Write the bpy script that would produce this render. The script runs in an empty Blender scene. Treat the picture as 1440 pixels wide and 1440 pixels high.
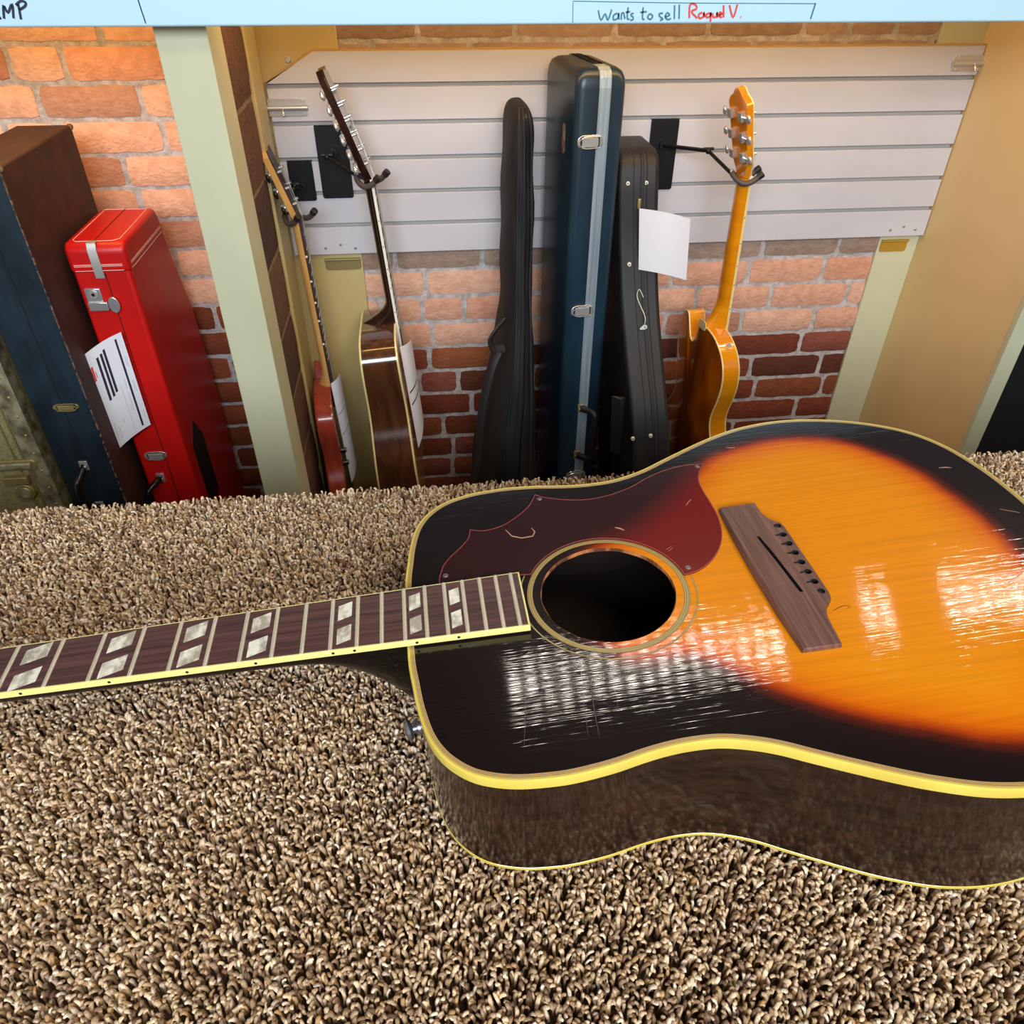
import bpy, bmesh, math, random
import numpy as np
from mathutils import Matrix, Vector
random.seed(7); rng = np.random.default_rng(7)
SC = bpy.context.scene; COL = SC.collection
PI = math.pi
# ---------------------------------------------------------------- camera
CR = Vector((0.99367, -0.10892, 0.00590)); CU = Vector((0.08900, 0.0, 0.0)); 
yaw, pitch, roll, FPX = 0.11264, 0.65732, 0.00590, 1068.85
CAM = Vector((0, 0, 0.5151))
fwd = Vector((math.sin(yaw)*math.cos(pitch), math.cos(yaw)*math.cos(pitch), -math.sin(pitch)))
r0 = Vector((math.cos(yaw), -math.sin(yaw), 0)); u0 = r0.cross(fwd)
CR = math.cos(roll)*r0 + math.sin(roll)*u0; CU = -math.sin(roll)*r0 + math.cos(roll)*u0
def W(x, y, Y):                       # survey: point seen at (x, y) of the photo on the vertical plane at depth Y
    d = CR*((x-720)/FPX) - CU*((y-720)/FPX) + fwd
    return CAM + d*(Y/d.y)
cd = bpy.data.cameras.new('camera'); cam = bpy.data.objects.new('camera', cd); COL.objects.link(cam)
cam.matrix_world = Matrix(((CR.x, CU.x, -fwd.x, CAM.x), (CR.y, CU.y, -fwd.y, CAM.y), (CR.z, CU.z, -fwd.z, CAM.z), (0, 0, 0, 1)))
cd.sensor_width = 36; cd.sensor_fit = 'HORIZONTAL'; cd.lens = 36*FPX/1440; cd.clip_start = 0.01; cd.clip_end = 50
SC.camera = cam
# ---------------------------------------------------------------- materials
def S(r, g, b):                       # sRGB 0-255 -> linear
    f = lambda c: (c/255/12.92) if c/255 <= .04045 else ((c/255+.055)/1.055)**2.4
    return (f(r), f(g), f(b), 1)
MATS = {}
def mat(name, c1, c2=None, rough=.6, metal=0, scale=(20, 20, 20), bump=0, bscale=None, coat=0, spec=.5, attr=None, detail=3, ramp=(.35, .65), bdist=.001, trans=0):
    m = bpy.data.materials.new(name); m.use_nodes = True; nt = m.node_tree; N = nt.nodes; L = nt.links
    b = N['Principled BSDF']; b.inputs['Roughness'].default_value = rough; b.inputs['Metallic'].default_value = metal
    b.inputs['Base Color'].default_value = c1; b.inputs['Coat Weight'].default_value = coat; b.inputs['Coat Roughness'].default_value = .05
    b.inputs['Specular IOR Level'].default_value = spec
    tc = N.new('ShaderNodeTexCoord')
    def noise(sc, dt):
        mp = N.new('ShaderNodeMapping'); mp.inputs['Scale'].default_value = sc; L.new(tc.outputs['Object'], mp.inputs['Vector'])
        n = N.new('ShaderNodeTexNoise'); n.inputs['Scale'].default_value = 1; n.inputs['Detail'].default_value = dt
        L.new(mp.outputs[0], n.inputs['Vector']); return n
    src = None
    if attr:
        a = N.new('ShaderNodeAttribute'); a.attribute_name = attr; src = a.outputs['Color']
    if c2 is not None:
        n = noise(scale, detail); r = N.new('ShaderNodeValToRGB'); r.color_ramp.elements[0].position = ramp[0]; r.color_ramp.elements[1].position = ramp[1]
        r.color_ramp.elements[0].color = c1; r.color_ramp.elements[1].color = c2; L.new(n.outputs['Fac'], r.inputs[0])
        out = r.outputs[0]
        if src:
            mx = N.new('ShaderNodeMix'); mx.data_type = 'RGBA'; mx.blend_type = 'MULTIPLY'; mx.inputs[0].default_value = 1
            L.new(src, mx.inputs[6]); L.new(out, mx.inputs[7]); out = mx.outputs[2]
        L.new(out, b.inputs['Base Color'])
    elif src: L.new(src, b.inputs['Base Color'])
    if bump:
        n = noise(bscale or scale, detail+1); bp = N.new('ShaderNodeBump'); bp.inputs['Strength'].default_value = bump; bp.inputs['Distance'].default_value = bdist
        L.new(n.outputs['Fac'], bp.inputs['Height']); L.new(bp.outputs[0], b.inputs['Normal'])
        if coat: L.new(bp.outputs[0], b.inputs['Coat Normal'])
    MATS[name] = m; return m
def emit(name, col, s):
    m = bpy.data.materials.new(name); m.use_nodes = True; b = m.node_tree.nodes['Principled BSDF']
    b.inputs['Emission Color'].default_value = col; b.inputs['Emission Strength'].default_value = s; b.inputs['Base Color'].default_value = (.8, .8, .8, 1)
    MATS[name] = m; return m
WHITE = (1, 1, 1, 1)
mat('cream_cool_lit', S(212, 212, 178), S(202, 202, 168), rough=.45, scale=(6, 6, 2), bump=.15, bscale=(60, 60, 60))  # cream paint with the greenish cast of cool daylight put into the colour
mat('cream_warm_lit', S(236, 206, 150), S(228, 196, 140), rough=.4, scale=(3, 3, 2), bump=.12, bscale=(90, 90, 90))  # same cream paint, warm light and brown bounce put into the colour
mat('board_paint', S(205, 188, 132), S(196, 172, 112), rough=.45, scale=(4, 4, 3), bump=.12, bscale=(90, 90, 90))
mat('whiteboard', S(198, 234, 250), rough=.25)
mat('slat_paint', S(212, 211, 218), S(204, 203, 211), rough=.4, scale=(3, 3, 8), bump=.1, bscale=(120, 120, 120))
mat('groove_paint', S(176, 172, 168), rough=.6)
mat('edge_board', S(200, 160, 90), rough=.6)
mat('brick', S(255, 253, 251), S(236, 229, 223), rough=.92, scale=(45, 45, 60), bump=.9, bscale=(110, 110, 150), attr='col', bdist=.004, spec=.2, detail=5)
mat('mortar', S(214, 206, 204), S(176, 166, 164), rough=.95, scale=(60, 60, 60), bump=1, bscale=(200, 200, 200), bdist=.003, spec=.15)
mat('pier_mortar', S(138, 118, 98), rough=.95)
mat('plaster', S(92, 80, 66), rough=.9)
mat('dark_wall', S(56, 46, 40), rough=.9)
mat('dark_floor', S(40, 32, 26), S(60, 48, 38), rough=.8)
mat('carpet_back', S(70, 56, 42), rough=1)
mat('carpet', S(255, 255, 255), S(205, 200, 195), rough=.95, attr='col', scale=(900, 900, 900), spec=.15)
mat('matte_black', S(14, 13, 14), rough=.9)
mat('metal', S(205, 203, 200), rough=.35, metal=.6)
mat('chrome', S(228, 228, 232), rough=.26, metal=.75)
mat('steel', S(150, 150, 156), rough=.3, metal=.9)
mat('brass', S(214, 176, 74), rough=.38, metal=.6)
mat('old_brass', S(172, 156, 104), rough=.42, metal=.6)
mat('black_steel', S(26, 26, 28), rough=.4, metal=.3)
mat('grey_rubber', S(84, 74, 72), rough=.55)
mat('black_rubber', S(34, 32, 34), rough=.45)
mat('black_plastic', S(22, 21, 24), rough=.25)
mat('blue_vinyl', S(20, 32, 42), S(32, 48, 60), rough=.42, scale=(30, 30, 12), bump=.25, bscale=(700, 700, 700), bdist=.0006)
mat('case_blue', S(18, 36, 50), S(30, 54, 70), rough=.32, scale=(14, 14, 4), bump=.15, bscale=(500, 500, 500), bdist=.0005)
mat('brown_vinyl', S(72, 42, 34), S(54, 32, 28), rough=.7, scale=(20, 20, 20), bump=.4, bscale=(500, 500, 500))
mat('worn_edge', S(150, 120, 95), S(70, 45, 34), rough=.8, scale=(60, 60, 60))
mat('red_vinyl', S(214, 22, 16), S(196, 16, 14), rough=.4, scale=(8, 8, 4), bump=.35, bscale=(600, 600, 600), bdist=.0006)
mat('seam_black', S(14, 10, 10), rough=.7)
mat('white_stitch', S(240, 200, 190), rough=.6)
mat('black_vinyl', S(20, 17, 19), S(28, 25, 27), rough=.5, scale=(30, 30, 30), bump=.3, bscale=(500, 500, 500))
mat('nylon', S(18, 17, 20), S(28, 26, 29), rough=.75, scale=(10, 10, 4), bump=.6, bscale=(14, 14, 5), bdist=.01)
mat('webbing', S(32, 30, 34), rough=.6, bump=.5, bscale=(300, 300, 300))
mat('alu', S(190, 205, 215), S(160, 178, 190), rough=.32, metal=.45, scale=(200, 200, 4))
mat('paper', S(240, 238, 245), rough=.7)
mat('print_black', S(38, 36, 52), rough=.7)
mat('print_grey', S(160, 158, 170), rough=.7)
mat('print_red', S(225, 80, 80), rough=.6)
mat('ink_dark', S(30, 42, 62), rough=.6)
mat('ink_teal', S(70, 128, 150), rough=.6)
mat('ink_red', S(232, 82, 82), rough=.6)
mat('tweed', S(158, 150, 104), S(128, 122, 84), rough=.6, scale=(160, 160, 160), bump=.4, bscale=(600, 600, 600))
mat('tarnish', S(190, 182, 146), S(112, 102, 76), rough=.42, metal=.5, scale=(40, 40, 40), detail=5)
mat('amber_back', S(196, 104, 14), S(120, 50, 10), rough=.15, coat=1, scale=(9, 9, 5))
mat('amber_side', S(236, 152, 16), S(220, 130, 12), rough=.15, coat=1, scale=(8, 8, 30))
mat('brown_side', S(96, 58, 32), S(68, 38, 24), rough=.16, coat=1, scale=(60, 60, 6))
mat('spruce', S(205, 160, 100), rough=.3, coat=.6)
mat('dark_neck', S(48, 26, 22), S(34, 18, 16), rough=.15, coat=1, scale=(60, 60, 6))
mat('black_lacquer', S(9, 6, 6), rough=.3, coat=.3, spec=.3)
mat('cream_binding', S(238, 216, 150), rough=.3, coat=.5)
mat('white_binding', S(240, 238, 225), rough=.3, coat=.5)
mat('orange_wood', S(206, 130, 70), S(180, 104, 56), rough=.4, scale=(60, 60, 8))
mat('maple', S(226, 176, 104), S(214, 160, 90), rough=.35, coat=.4, scale=(50, 50, 8))
mat('mahogany_red', S(168, 66, 44), S(146, 52, 36), rough=.25, coat=.6, scale=(60, 60, 5))
mat('fretboard_dark', S(58, 36, 30), rough=.5)
mat('knob_dark', S(30, 24, 22), rough=.2, metal=.3)
mat('pearl', S(244, 238, 220), S(176, 166, 148), rough=.18, coat=.8, scale=(140, 90, 60), ramp=(.4, .6), detail=4)
mat('pearl_bright', S(240, 234, 220), rough=.2)
mat('hole_black', S(8, 6, 6), rough=.8)
# main guitar woods
mat('rosewood_board', S(104, 68, 62), S(58, 34, 34), rough=.42, scale=(14, 420, 100), bump=.35, bscale=(20, 700, 100), bdist=.0004, detail=6, ramp=(.3, .7))
mat('rosewood_bridge', S(128, 88, 74), S(82, 50, 42), rough=.5, scale=(500, 14, 100), bump=.4, bscale=(800, 20, 100), bdist=.0004, detail=6, ramp=(.3, .7))
mat('side_mahogany', S(46, 27, 19), S(24, 14, 11), rough=.2, coat=.7, scale=(18, 60, 180), bump=.12, bscale=(30, 200, 200), bdist=.0006, detail=6)
mat('yellow_binding', S(228, 204, 92), S(218, 192, 82), rough=.25, coat=.8, scale=(20, 20, 20))
mat('purfling_cream', S(206, 170, 108), rough=.3, coat=.8)
mat('purfling_dark', S(52, 22, 12), rough=.3, coat=.8)
mat('rosette_cream', S(176, 150, 84), rough=.3, coat=.8)
mat('pickguard_rim', S(150, 62, 60), rough=.3, coat=.6)
mat('fret_nickel', S(226, 212, 186), rough=.35, metal=.45)
mat('neck_binding', S(236, 226, 140), rough=.28, coat=.7)
mat('hole_edge', S(190, 120, 66), S(90, 44, 24), rough=.7, scale=(90, 90, 40), ramp=(.4, .6))
mat('dark_inside', S(36, 22, 15), rough=.9)
mat('screw_head', S(150, 135, 130), rough=.4, metal=.8)

def top_material():
    m = bpy.data.materials.new('sunburst_top'); m.use_nodes = True; nt = m.node_tree; N = nt.nodes; L = nt.links
    b = N['Principled BSDF']; b.inputs['Roughness'].default_value = .3; b.inputs['Coat Weight'].default_value = 1; b.inputs['Coat Roughness'].default_value = .03; b.inputs['Specular IOR Level'].default_value = .06
    a = N.new('ShaderNodeAttribute'); a.attribute_name = 'burst'
    tc = N.new('ShaderNodeTexCoord')
    def noise(sc, dt, rg=.5):
        mp = N.new('ShaderNodeMapping'); mp.inputs['Scale'].default_value = sc; L.new(tc.outputs['Object'], mp.inputs['Vector'])
        n = N.new('ShaderNodeTexNoise'); n.inputs['Scale'].default_value = 1; n.inputs['Detail'].default_value = dt; n.inputs['Roughness'].default_value = rg
        L.new(mp.outputs[0], n.inputs['Vector']); return n.outputs['Fac']
    n1 = noise((30, 50, 30), 3)
    ad = N.new('ShaderNodeMath'); ad.operation = 'MULTIPLY_ADD'; L.new(n1, ad.inputs[0]); ad.inputs[1].default_value = .07; L.new(a.outputs['Fac'], ad.inputs[2])
    sb = N.new('ShaderNodeMath'); sb.operation = 'SUBTRACT'; L.new(ad.outputs[0], sb.inputs[0]); sb.inputs[1].default_value = .035
    r = N.new('ShaderNodeValToRGB'); cr = r.color_ramp
    st = [(0.0, S(26, 17, 17)), (.20, S(36, 19, 18)), (.31, S(92, 30, 16)), (.40, S(176, 62, 10)), (.52, S(222, 108, 4)), (.75, S(232, 132, 6)), (1, S(236, 142, 12))]
    cr.elements[0].position = 0; cr.elements[0].color = st[0][1]; cr.elements[1].position = 1; cr.elements[1].color = st[-1][1]
    for p, c in st[1:-1]:
        e = cr.elements.new(p); e.color = c
    L.new(sb.outputs[0], r.inputs[0])
    g = noise((6, 260, 20), 5, .6)                      # spruce grain
    gr = N.new('ShaderNodeValToRGB'); gr.color_ramp.elements[0].position = .3; gr.color_ramp.elements[0].color = (.72, .66, .6, 1); gr.color_ramp.elements[1].position = .6; gr.color_ramp.elements[1].color = (1, 1, 1, 1)
    L.new(g, gr.inputs[0])
    mx = N.new('ShaderNodeMix'); mx.data_type = 'RGBA'; mx.blend_type = 'MULTIPLY'; mx.inputs[0].default_value = .5
    L.new(r.outputs[0], mx.inputs[6]); L.new(gr.outputs[0], mx.inputs[7]); L.new(mx.outputs[2], b.inputs['Base Color'])
    # lacquer: fine ridges along the grain plus checking
    h1 = noise((10, 620, 30), 2.5, .55); h2 = noise((70, 70, 30), 3)
    ha = N.new('ShaderNodeMath'); ha.operation = 'MULTIPLY_ADD'; L.new(h2, ha.inputs[0]); ha.inputs[1].default_value = .12; L.new(h1, ha.inputs[2])
    bp = N.new('ShaderNodeBump'); bp.inputs['Strength'].default_value = .35; bp.inputs['Distance'].default_value = .0002; L.new(ha.outputs[0], bp.inputs['Height'])
    L.new(bp.outputs[0], b.inputs['Normal']); L.new(bp.outputs[0], b.inputs['Coat Normal'])
    MATS['sunburst_top'] = m
    # pickguard: tinted glossy celluloid, the burst glows through it
    m = bpy.data.materials.new('pickguard_red'); m.use_nodes = True; nt = m.node_tree; N = nt.nodes; L = nt.links
    b = N['Principled BSDF']; b.inputs['Roughness'].default_value = .16; b.inputs['Coat Weight'].default_value = .8
    a = N.new('ShaderNodeAttribute'); a.attribute_name = 'burst'
    r = N.new('ShaderNodeValToRGB'); cr = r.color_ramp
    cr.elements[0].position = .12; cr.elements[0].color = S(46, 18, 20); cr.elements[1].position = .62; cr.elements[1].color = S(116, 20, 16)
    e = cr.elements.new(.34); e.color = S(84, 20, 20)
    L.new(a.outputs['Fac'], r.inputs[0]); L.new(r.outputs[0], b.inputs['Base Color'])
    MATS['pickguard_red'] = m
top_material()
# ---------------------------------------------------------------- mesh building
WM = {}                                # world matrix of every empty
class MB:
    def __init__(s): s.v = []; s.f = []; s.mi = []; s.m = 0
    def add(s, vs, fs):
        o = len(s.v); s.v += [Vector(p) for p in vs]; s.f += [tuple(i+o for i in q) for q in fs]; s.mi += [s.m]*len(fs)
    def box(s, x0, x1, y0, y1, z0, z1, M=None):
        vs = [Vector(p) for p in ((x0,y0,z0),(x1,y0,z0),(x1,y1,z0),(x0,y1,z0),(x0,y0,z1),(x1,y0,z1),(x1,y1,z1),(x0,y1,z1))]
        if M: vs = [M @ p for p in vs]
        s.add(vs, [(0,3,2,1),(4,5,6,7),(0,1,5,4),(1,2,6,5),(2,3,7,6),(3,0,4,7)])
    def loft(s, rings, closed=True, caps=True):
        n = len(rings[0]); vs = [p for r in rings for p in r]; fs = []
        for i in range(len(rings)-1):
            for j in range(n if closed else n-1):
                k = (j+1) % n; fs.append((i*n+j, i*n+k, (i+1)*n+k, (i+1)*n+j))
        if caps and closed: fs.append(tuple(range(n))[::-1]); fs.append(tuple((len(rings)-1)*n+j for j in range(n)))
        s.add(vs, fs)
    def tube(s, pts, r, n=8, caps=True, flat=1):
        pts = [Vector(p) for p in pts]; rr = r if hasattr(r, '__len__') else [r]*len(pts); rings = []; up = None
        for i, p in enumerate(pts):
            t = (pts[min(i+1, len(pts)-1)] - pts[max(i-1, 0)]).normalized()
            if up is None: up = t.orthogonal().normalized()
            up = (up - t*up.dot(t)).normalized(); sd = t.cross(up)
            rings.append([p + (up*math.cos(a)*flat + sd*math.sin(a))*rr[i] for a in [2*PI*k/n for k in range(n)]])
        s.loft(rings, True, caps)
    def disc(s, c, axis, r, h, n=16, r2=None):       # short cylinder from c along axis
        c = Vector(c); axis = Vector(axis).normalized(); s.tube([c, c+axis*h], [r, r if r2 is None else r2], n)
    def ball(s, c, r, n=10, sc=(1, 1, 1)):
        c = Vector(c); rings = []
        for i in range(1, n):
            a = PI*i/n; rings.append([c + Vector((math.sin(a)*math.cos(b)*r*sc[0], math.sin(a)*math.sin(b)*r*sc[1], -math.cos(a)*r*sc[2])) for b in [2*PI*k/(n+4) for k in range(n+4)]])
        s.loft(rings)
    def prism(s, poly, fn, a, b):                     # poly of 2D points, fn(p,q,t) -> world
        s.loft([[fn(p[0], p[1], a) for p in poly], [fn(p[0], p[1], b) for p in poly]])
    def build(s, name, mats, parent=None, smooth=False, bevel=0, seg=2, local=False, angle=35):
        me = bpy.data.meshes.new(name); vs = s.v
        if parent is not None and not local:
            inv = WM[parent.name].inverted(); vs = [inv @ p for p in vs]
        me.from_pydata([tuple(p) for p in vs], [], s.f)
        mats = mats if isinstance(mats, (list, tuple)) else [mats]
        for m in mats: me.materials.append(MATS[m])
        me.polygons.foreach_set('material_index', s.mi)
        bm = bmesh.new(); bm.from_mesh(me); bmesh.ops.recalc_face_normals(bm, faces=bm.faces); bm.to_mesh(me); bm.free()
        o = bpy.data.objects.new(name, me); COL.objects.link(o)
        if parent is not None: o.parent = parent; WM[o.name] = WM[parent.name]
        else: WM[o.name] = Matrix.Identity(4)
        if bevel:
            bv = o.modifiers.new('bevel', 'BEVEL'); bv.width = bevel; bv.segments = seg; bv.limit_method = 'ANGLE'; bv.angle_limit = math.radians(40)
        if smooth or bevel:
            me.shade_smooth(); me.set_sharp_from_angle(angle=math.radians(angle))
        return o
def tag(o, label=None, cat=None, group=None, kind=None):
    if label: o['label'] = label
    if cat: o['category'] = cat
    if group: o['group'] = group
    if kind: o['kind'] = kind
    return o
def thing(name, label, cat, M=None, group=None):
    o = bpy.data.objects.new(name, None); COL.objects.link(o); o.empty_display_size = .05
    M = M if M is not None else Matrix.Identity(4)
    if isinstance(M, (tuple, list)): M = Matrix.Translation(M)
    o.matrix_world = M; WM[o.name] = M.copy(); return tag(o, label, cat, group)
def struct(o): o['kind'] = 'structure'; return o
def catmull(P, n=8, closed=False):
    P = [np.array(p, float) for p in P]; out = []; k = len(P)
    for i in range(k if closed else k-1):
        g = (lambda j: P[j % k]) if closed else (lambda j: P[min(max(j, 0), k-1)])
        a, b, c, d = g(i-1), g(i), g(i+1), g(i+2)
        for t in [j/n for j in range(n)]:
            out.append(.5*((2*b)+(-a+c)*t+(2*a-5*b+4*c-d)*t*t+(-a+3*b-3*c+d)*t**3))
    if not closed: out.append(P[-1])
    return out
def resample(P, n):
    P = np.array(P, float); Q = np.vstack([P, P[:1]]); d = np.r_[0, np.cumsum(np.linalg.norm(np.diff(Q, axis=0), axis=1))]
    t = np.linspace(0, d[-1], n, endpoint=False); return np.stack([np.interp(t, d, Q[:, k]) for k in range(Q.shape[1])], 1)
def offset(P, d):                       # inward offset of a closed CCW-or-CW outline
    P = np.asarray(P); t = np.roll(P, -1, 0)-np.roll(P, 1, 0); t /= np.linalg.norm(t, axis=1)[:, None]
    n = np.stack([-t[:, 1], t[:, 0]], 1); A = .5*np.sum(P[:, 0]*np.roll(P[:, 1], -1)-np.roll(P[:, 0], -1)*P[:, 1])
    return P + n*d*(1 if A > 0 else -1)
def roundrect(x0, x1, y0, y1, r, n=5):
    out = []
    for cx, cy, a in ((x1-r, y1-r, 0), (x0+r, y1-r, 90), (x0+r, y0+r, 180), (x1-r, y0+r, 270)):
        out += [(cx+r*math.cos(math.radians(a+90*k/n)), cy+r*math.sin(math.radians(a+90*k/n))) for k in range(n+1)]
    return out

# ================================================================ SETTING
FLOOR = -0.90; YB = 1.99
m = MB(); m.box(-2.6, 2.9, -2.6, 2.1, FLOOR-.02, FLOOR); struct(m.build('floor', 'dark_floor'))
m = MB(); m.box(-2.6, 2.9, -2.6, 2.1, 2.3, 2.33); struct(m.build('ceiling', 'plaster'))
# brick wall: every brick is modelled, mortar is a slab behind
def brick_object(name, faces):
    V = []; F = []; C = []
    def brick(a0, a1, z0, z1, fn, dep, col):
        nx = max(3, int((a1-a0)/.02)); nz = 4; o = len(V); G = []
        for j in range(nz+1):
            for i in range(nx+1):
                e = 0 if (i in (0, nx) or j in (0, nz)) else 1
                a = a0+(a1-a0)*i/nx; z = z0+(z1-z0)*j/nz
                if e == 0:
                    a += random.uniform(-.0018, .0018); z += random.uniform(-.0018, .0018)
                if i in (0, nx) and j in (0, nz): a += .003*(1 if i == 0 else -1); z += .003*(1 if j == 0 else -1)
                V.append(fn(a, z, dep*(e*.85+.15) + (random.uniform(-.0012, .0012) if e else 0))); C.append(col)
        for j in range(nz):
            for i in range(nx):
                q = o+j*(nx+1)+i; F.append((q, q+1, q+nx+2, q+nx+1))
        # rim back into the mortar
        rim = [i for i in range(nx+1)]+[(j*(nx+1)+nx) for j in range(1, nz+1)]+[nz*(nx+1)+i for i in range(nx-1, -1, -1)]+[j*(nx+1) for j in range(nz-1, 0, -1)]
        o2 = len(V)
        for k in rim:
            i = k % (nx+1); j = k//(nx+1); a = a0+(a1-a0)*i/nx; z = z0+(z1-z0)*j/nz
            V.append(fn(a, z, -.006)); C.append(col)
        n = len(rim)
        for k in range(n): F.append((o+rim[k], o+rim[(k+1) % n], o2+(k+1) % n, o2+k))
    for fn, A0, A1, seed, hdr, clr in faces:
        random.seed(seed); H = .0737 if hdr else .155; top = .3846; row = 0; z = top-H
        while z > FLOOR-.05:
            a = A0 - random.uniform(0, .2)
            while a < A1:
                w = random.choice([.205, .205, .205, .215, .10]) if hdr else .5
                x0 = max(a, A0); x1 = min(a+w, A1)
                if x1-x0 > .012:
                    zc = z+H/2
                    brick(x0, x1, z+.0055+random.uniform(-.001, .001), z+H-.0055+random.uniform(-.001, .001), fn, random.uniform(.002, .008), clr((x0+x1)/2, zc))
                a += w+.0125
            z -= H; row += 1
        zt = top
        while zt < .62:
            a = A0-.07
            while a < A1:
                x0 = max(a, A0); x1 = min(a+.205, A1)
                if x1-x0 > .012: brick(x0, x1, zt+.0055, zt+H-.0055, fn, .005, clr((x0+x1)/2, zt))
                a += .2175
            zt += H
    me = bpy.data.meshes.new(name); me.from_pydata([tuple(v) for v in V], [], F); me.materials.append(MATS['brick'])
    ca = me.color_attributes.new('col', 'FLOAT_COLOR', 'POINT'); ca.data.foreach_set('color', np.array(C, dtype=np.float32).ravel())
    me.shade_smooth(); me.set_sharp_from_angle(angle=math.radians(50))
    bm = bmesh.new(); bm.from_mesh(me); bmesh.ops.recalc_face_normals(bm, faces=bm.faces); bm.to_mesh(me); bm.free()
    o = bpy.data.objects.new(name, me); COL.objects.link(o); return o
def mixc(a, b, t): return tuple(a[i]*(1-t)+b[i]*t for i in range(3))+(1,)
def back_col(x, z):
    r = random.random()
    if z > -.435 or x < -.34:
        c = mixc(S(255, 208, 178), S(250, 186, 152), r)
        if x > -.34: c = mixc(S(238, 192, 168), S(226, 168, 142), r)
        if x > -.34 and z > -.24: c = mixc(S(190, 166, 150), S(176, 150, 134), r)      # greyer bricks from just under the slatwall upward
        if x < -.34 and z < -.30: c = mixc(S(160, 88, 60), S(126, 64, 44), r)  # lower left rows redder, with the cases' shadow painted into the colour
        if random.random() < .07: c = mixc(c, S(150, 90, 70), .5)
    else:
        c = random.choice([S(146, 78, 60), S(128, 66, 50), S(160, 96, 66), S(106, 62, 50), S(150, 88, 74)])
        if z < -.6: c = mixc(c, S(120, 60, 40), .4)
    return c
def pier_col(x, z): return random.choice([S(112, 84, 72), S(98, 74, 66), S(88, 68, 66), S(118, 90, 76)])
random.seed(3)
wall = struct(brick_object('wall_back', [(lambda a, z, d: (a, YB-d, z), -1.9, 2.2, 11, True, back_col)]))
m = MB(); m.box(-1.9, 2.2, YB+.001, YB+.12, FLOOR, .62)
mo = struct(m.build('wall_back_mortar', 'mortar')); mo.name = 'wall_mortar'
m = MB(); m.box(-2.6, 2.9, YB, YB+.12, .62, 2.3); struct(m.build('wall_upper', 'dark_wall'))
# brick pier behind the left post: its reveal faces the niche
XN = -.337
pier = struct(brick_object('wall_pier', [(lambda a, z, d: (XN-.006+d, a, z), 1.615, 1.825, 5, False, pier_col)]))
m = MB(); m.box(-.440, XN-.007, 1.615, YB, FLOOR, .60); struct(m.build('wall_pier_core', 'pier_mortar')).name = 'wall_pier_mortar'
# frame posts, studs and side panels
m = MB(); m.box(-.418, -.334, 1.50, 1.61, FLOOR, .60); struct(m.build('trim_1', 'cream_cool_lit', bevel=.002))
m = MB(); m.box(-.440, XN+.001, 1.828, 1.945, FLOOR, .60); struct(m.build('trim_2', 'board_paint', bevel=.002))
m = MB(); m.box(-.345, -.168, 1.979, 1.989, FLOOR, .60); struct(m.build('trim_3', 'board_paint', bevel=.0015))
m = MB(); m.box(1.232, 1.345, 1.979, 1.989, FLOOR, .60); struct(m.build('trim_4', 'cream_cool_lit', bevel=.0015))
m = MB(); m.box(1.345, 1.383, 1.535, YB, FLOOR, .60); struct(m.build('wall_right', 'cream_warm_lit', bevel=.001))
m = MB(); m.box(1.344, 1.386, 1.520, 1.536, FLOOR, .60); struct(m.build('trim_5', 'cream_cool_lit', bevel=.0015))
# dark cabinet standing in for the black area past the right panel
t = thing('dark_block', 'plain black cabinet filling the black area beyond the side panel at far right', 'block', (1.75, 1.85, FLOOR))
m = MB(); m.box(1.40, 2.15, 1.70, 1.96, FLOOR, .30); m.build('body', 'matte_black', t, bevel=.01)
m = MB(); m.box(1.43, 2.12, 1.69, 1.702, FLOOR+.05, .26); m.build('front_panel', 'matte_black', t, bevel=.004)
# whiteboard fascia across the top
t = thing('whiteboard_fascia', 'long pale blue-white board with handwriting running across the top of the alcove', 'board', (.3, 1.45, .387))
m = MB(); m.box(-1.5, 2.2, 1.45, 1.5005, .3875, .72); m.build('panel', 'whiteboard', t, bevel=.003)
def strokes(name, lines, ink, w=.0016, Y=1.4495):
    m = MB()
    for ln in lines:
        P = [W(x, y, Y) for x, y in ln]
        if len(P) > 2: P = [Vector(q) for q in catmull([tuple(p) for p in P], 4)]
        rings = []
        for i, p in enumerate(P):
            tt = P[min(i+1, len(P)-1)]-P[max(i-1, 0)]; tt.y = 0; tt.normalize(); n = Vector((-tt.z, 0, tt.x))*w
            rings.append([Vector((p.x+n.x, Y, p.z+n.z)), Vector((p.x-n.x, Y, p.z-n.z)), Vector((p.x-n.x, Y+.0012, p.z-n.z)), Vector((p.x+n.x, Y+.0012, p.z+n.z))])
        m.loft(rings)
    return m.build(name, ink, t)
def px(l, s, ox, oy): return [[(ox+a*s, oy+b*s) for a, b in q] for q in l]
s1 = 740/1440
strokes('handwriting', px([[(-14,62),(-22,85),(-10,98),(6,95)], [(22,100),(18,30),(42,68),(64,22),(72,98)], [(96,22),(104,60),(112,104)], [(84,28),(110,6),(136,14),(132,34),(104,52)]], .2639, 0, 0), 'ink_dark', .0018)
strokes('marker_line', [[(193, -4), (198, 12), (205, 33)]], 'ink_dark', .0009)
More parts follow.
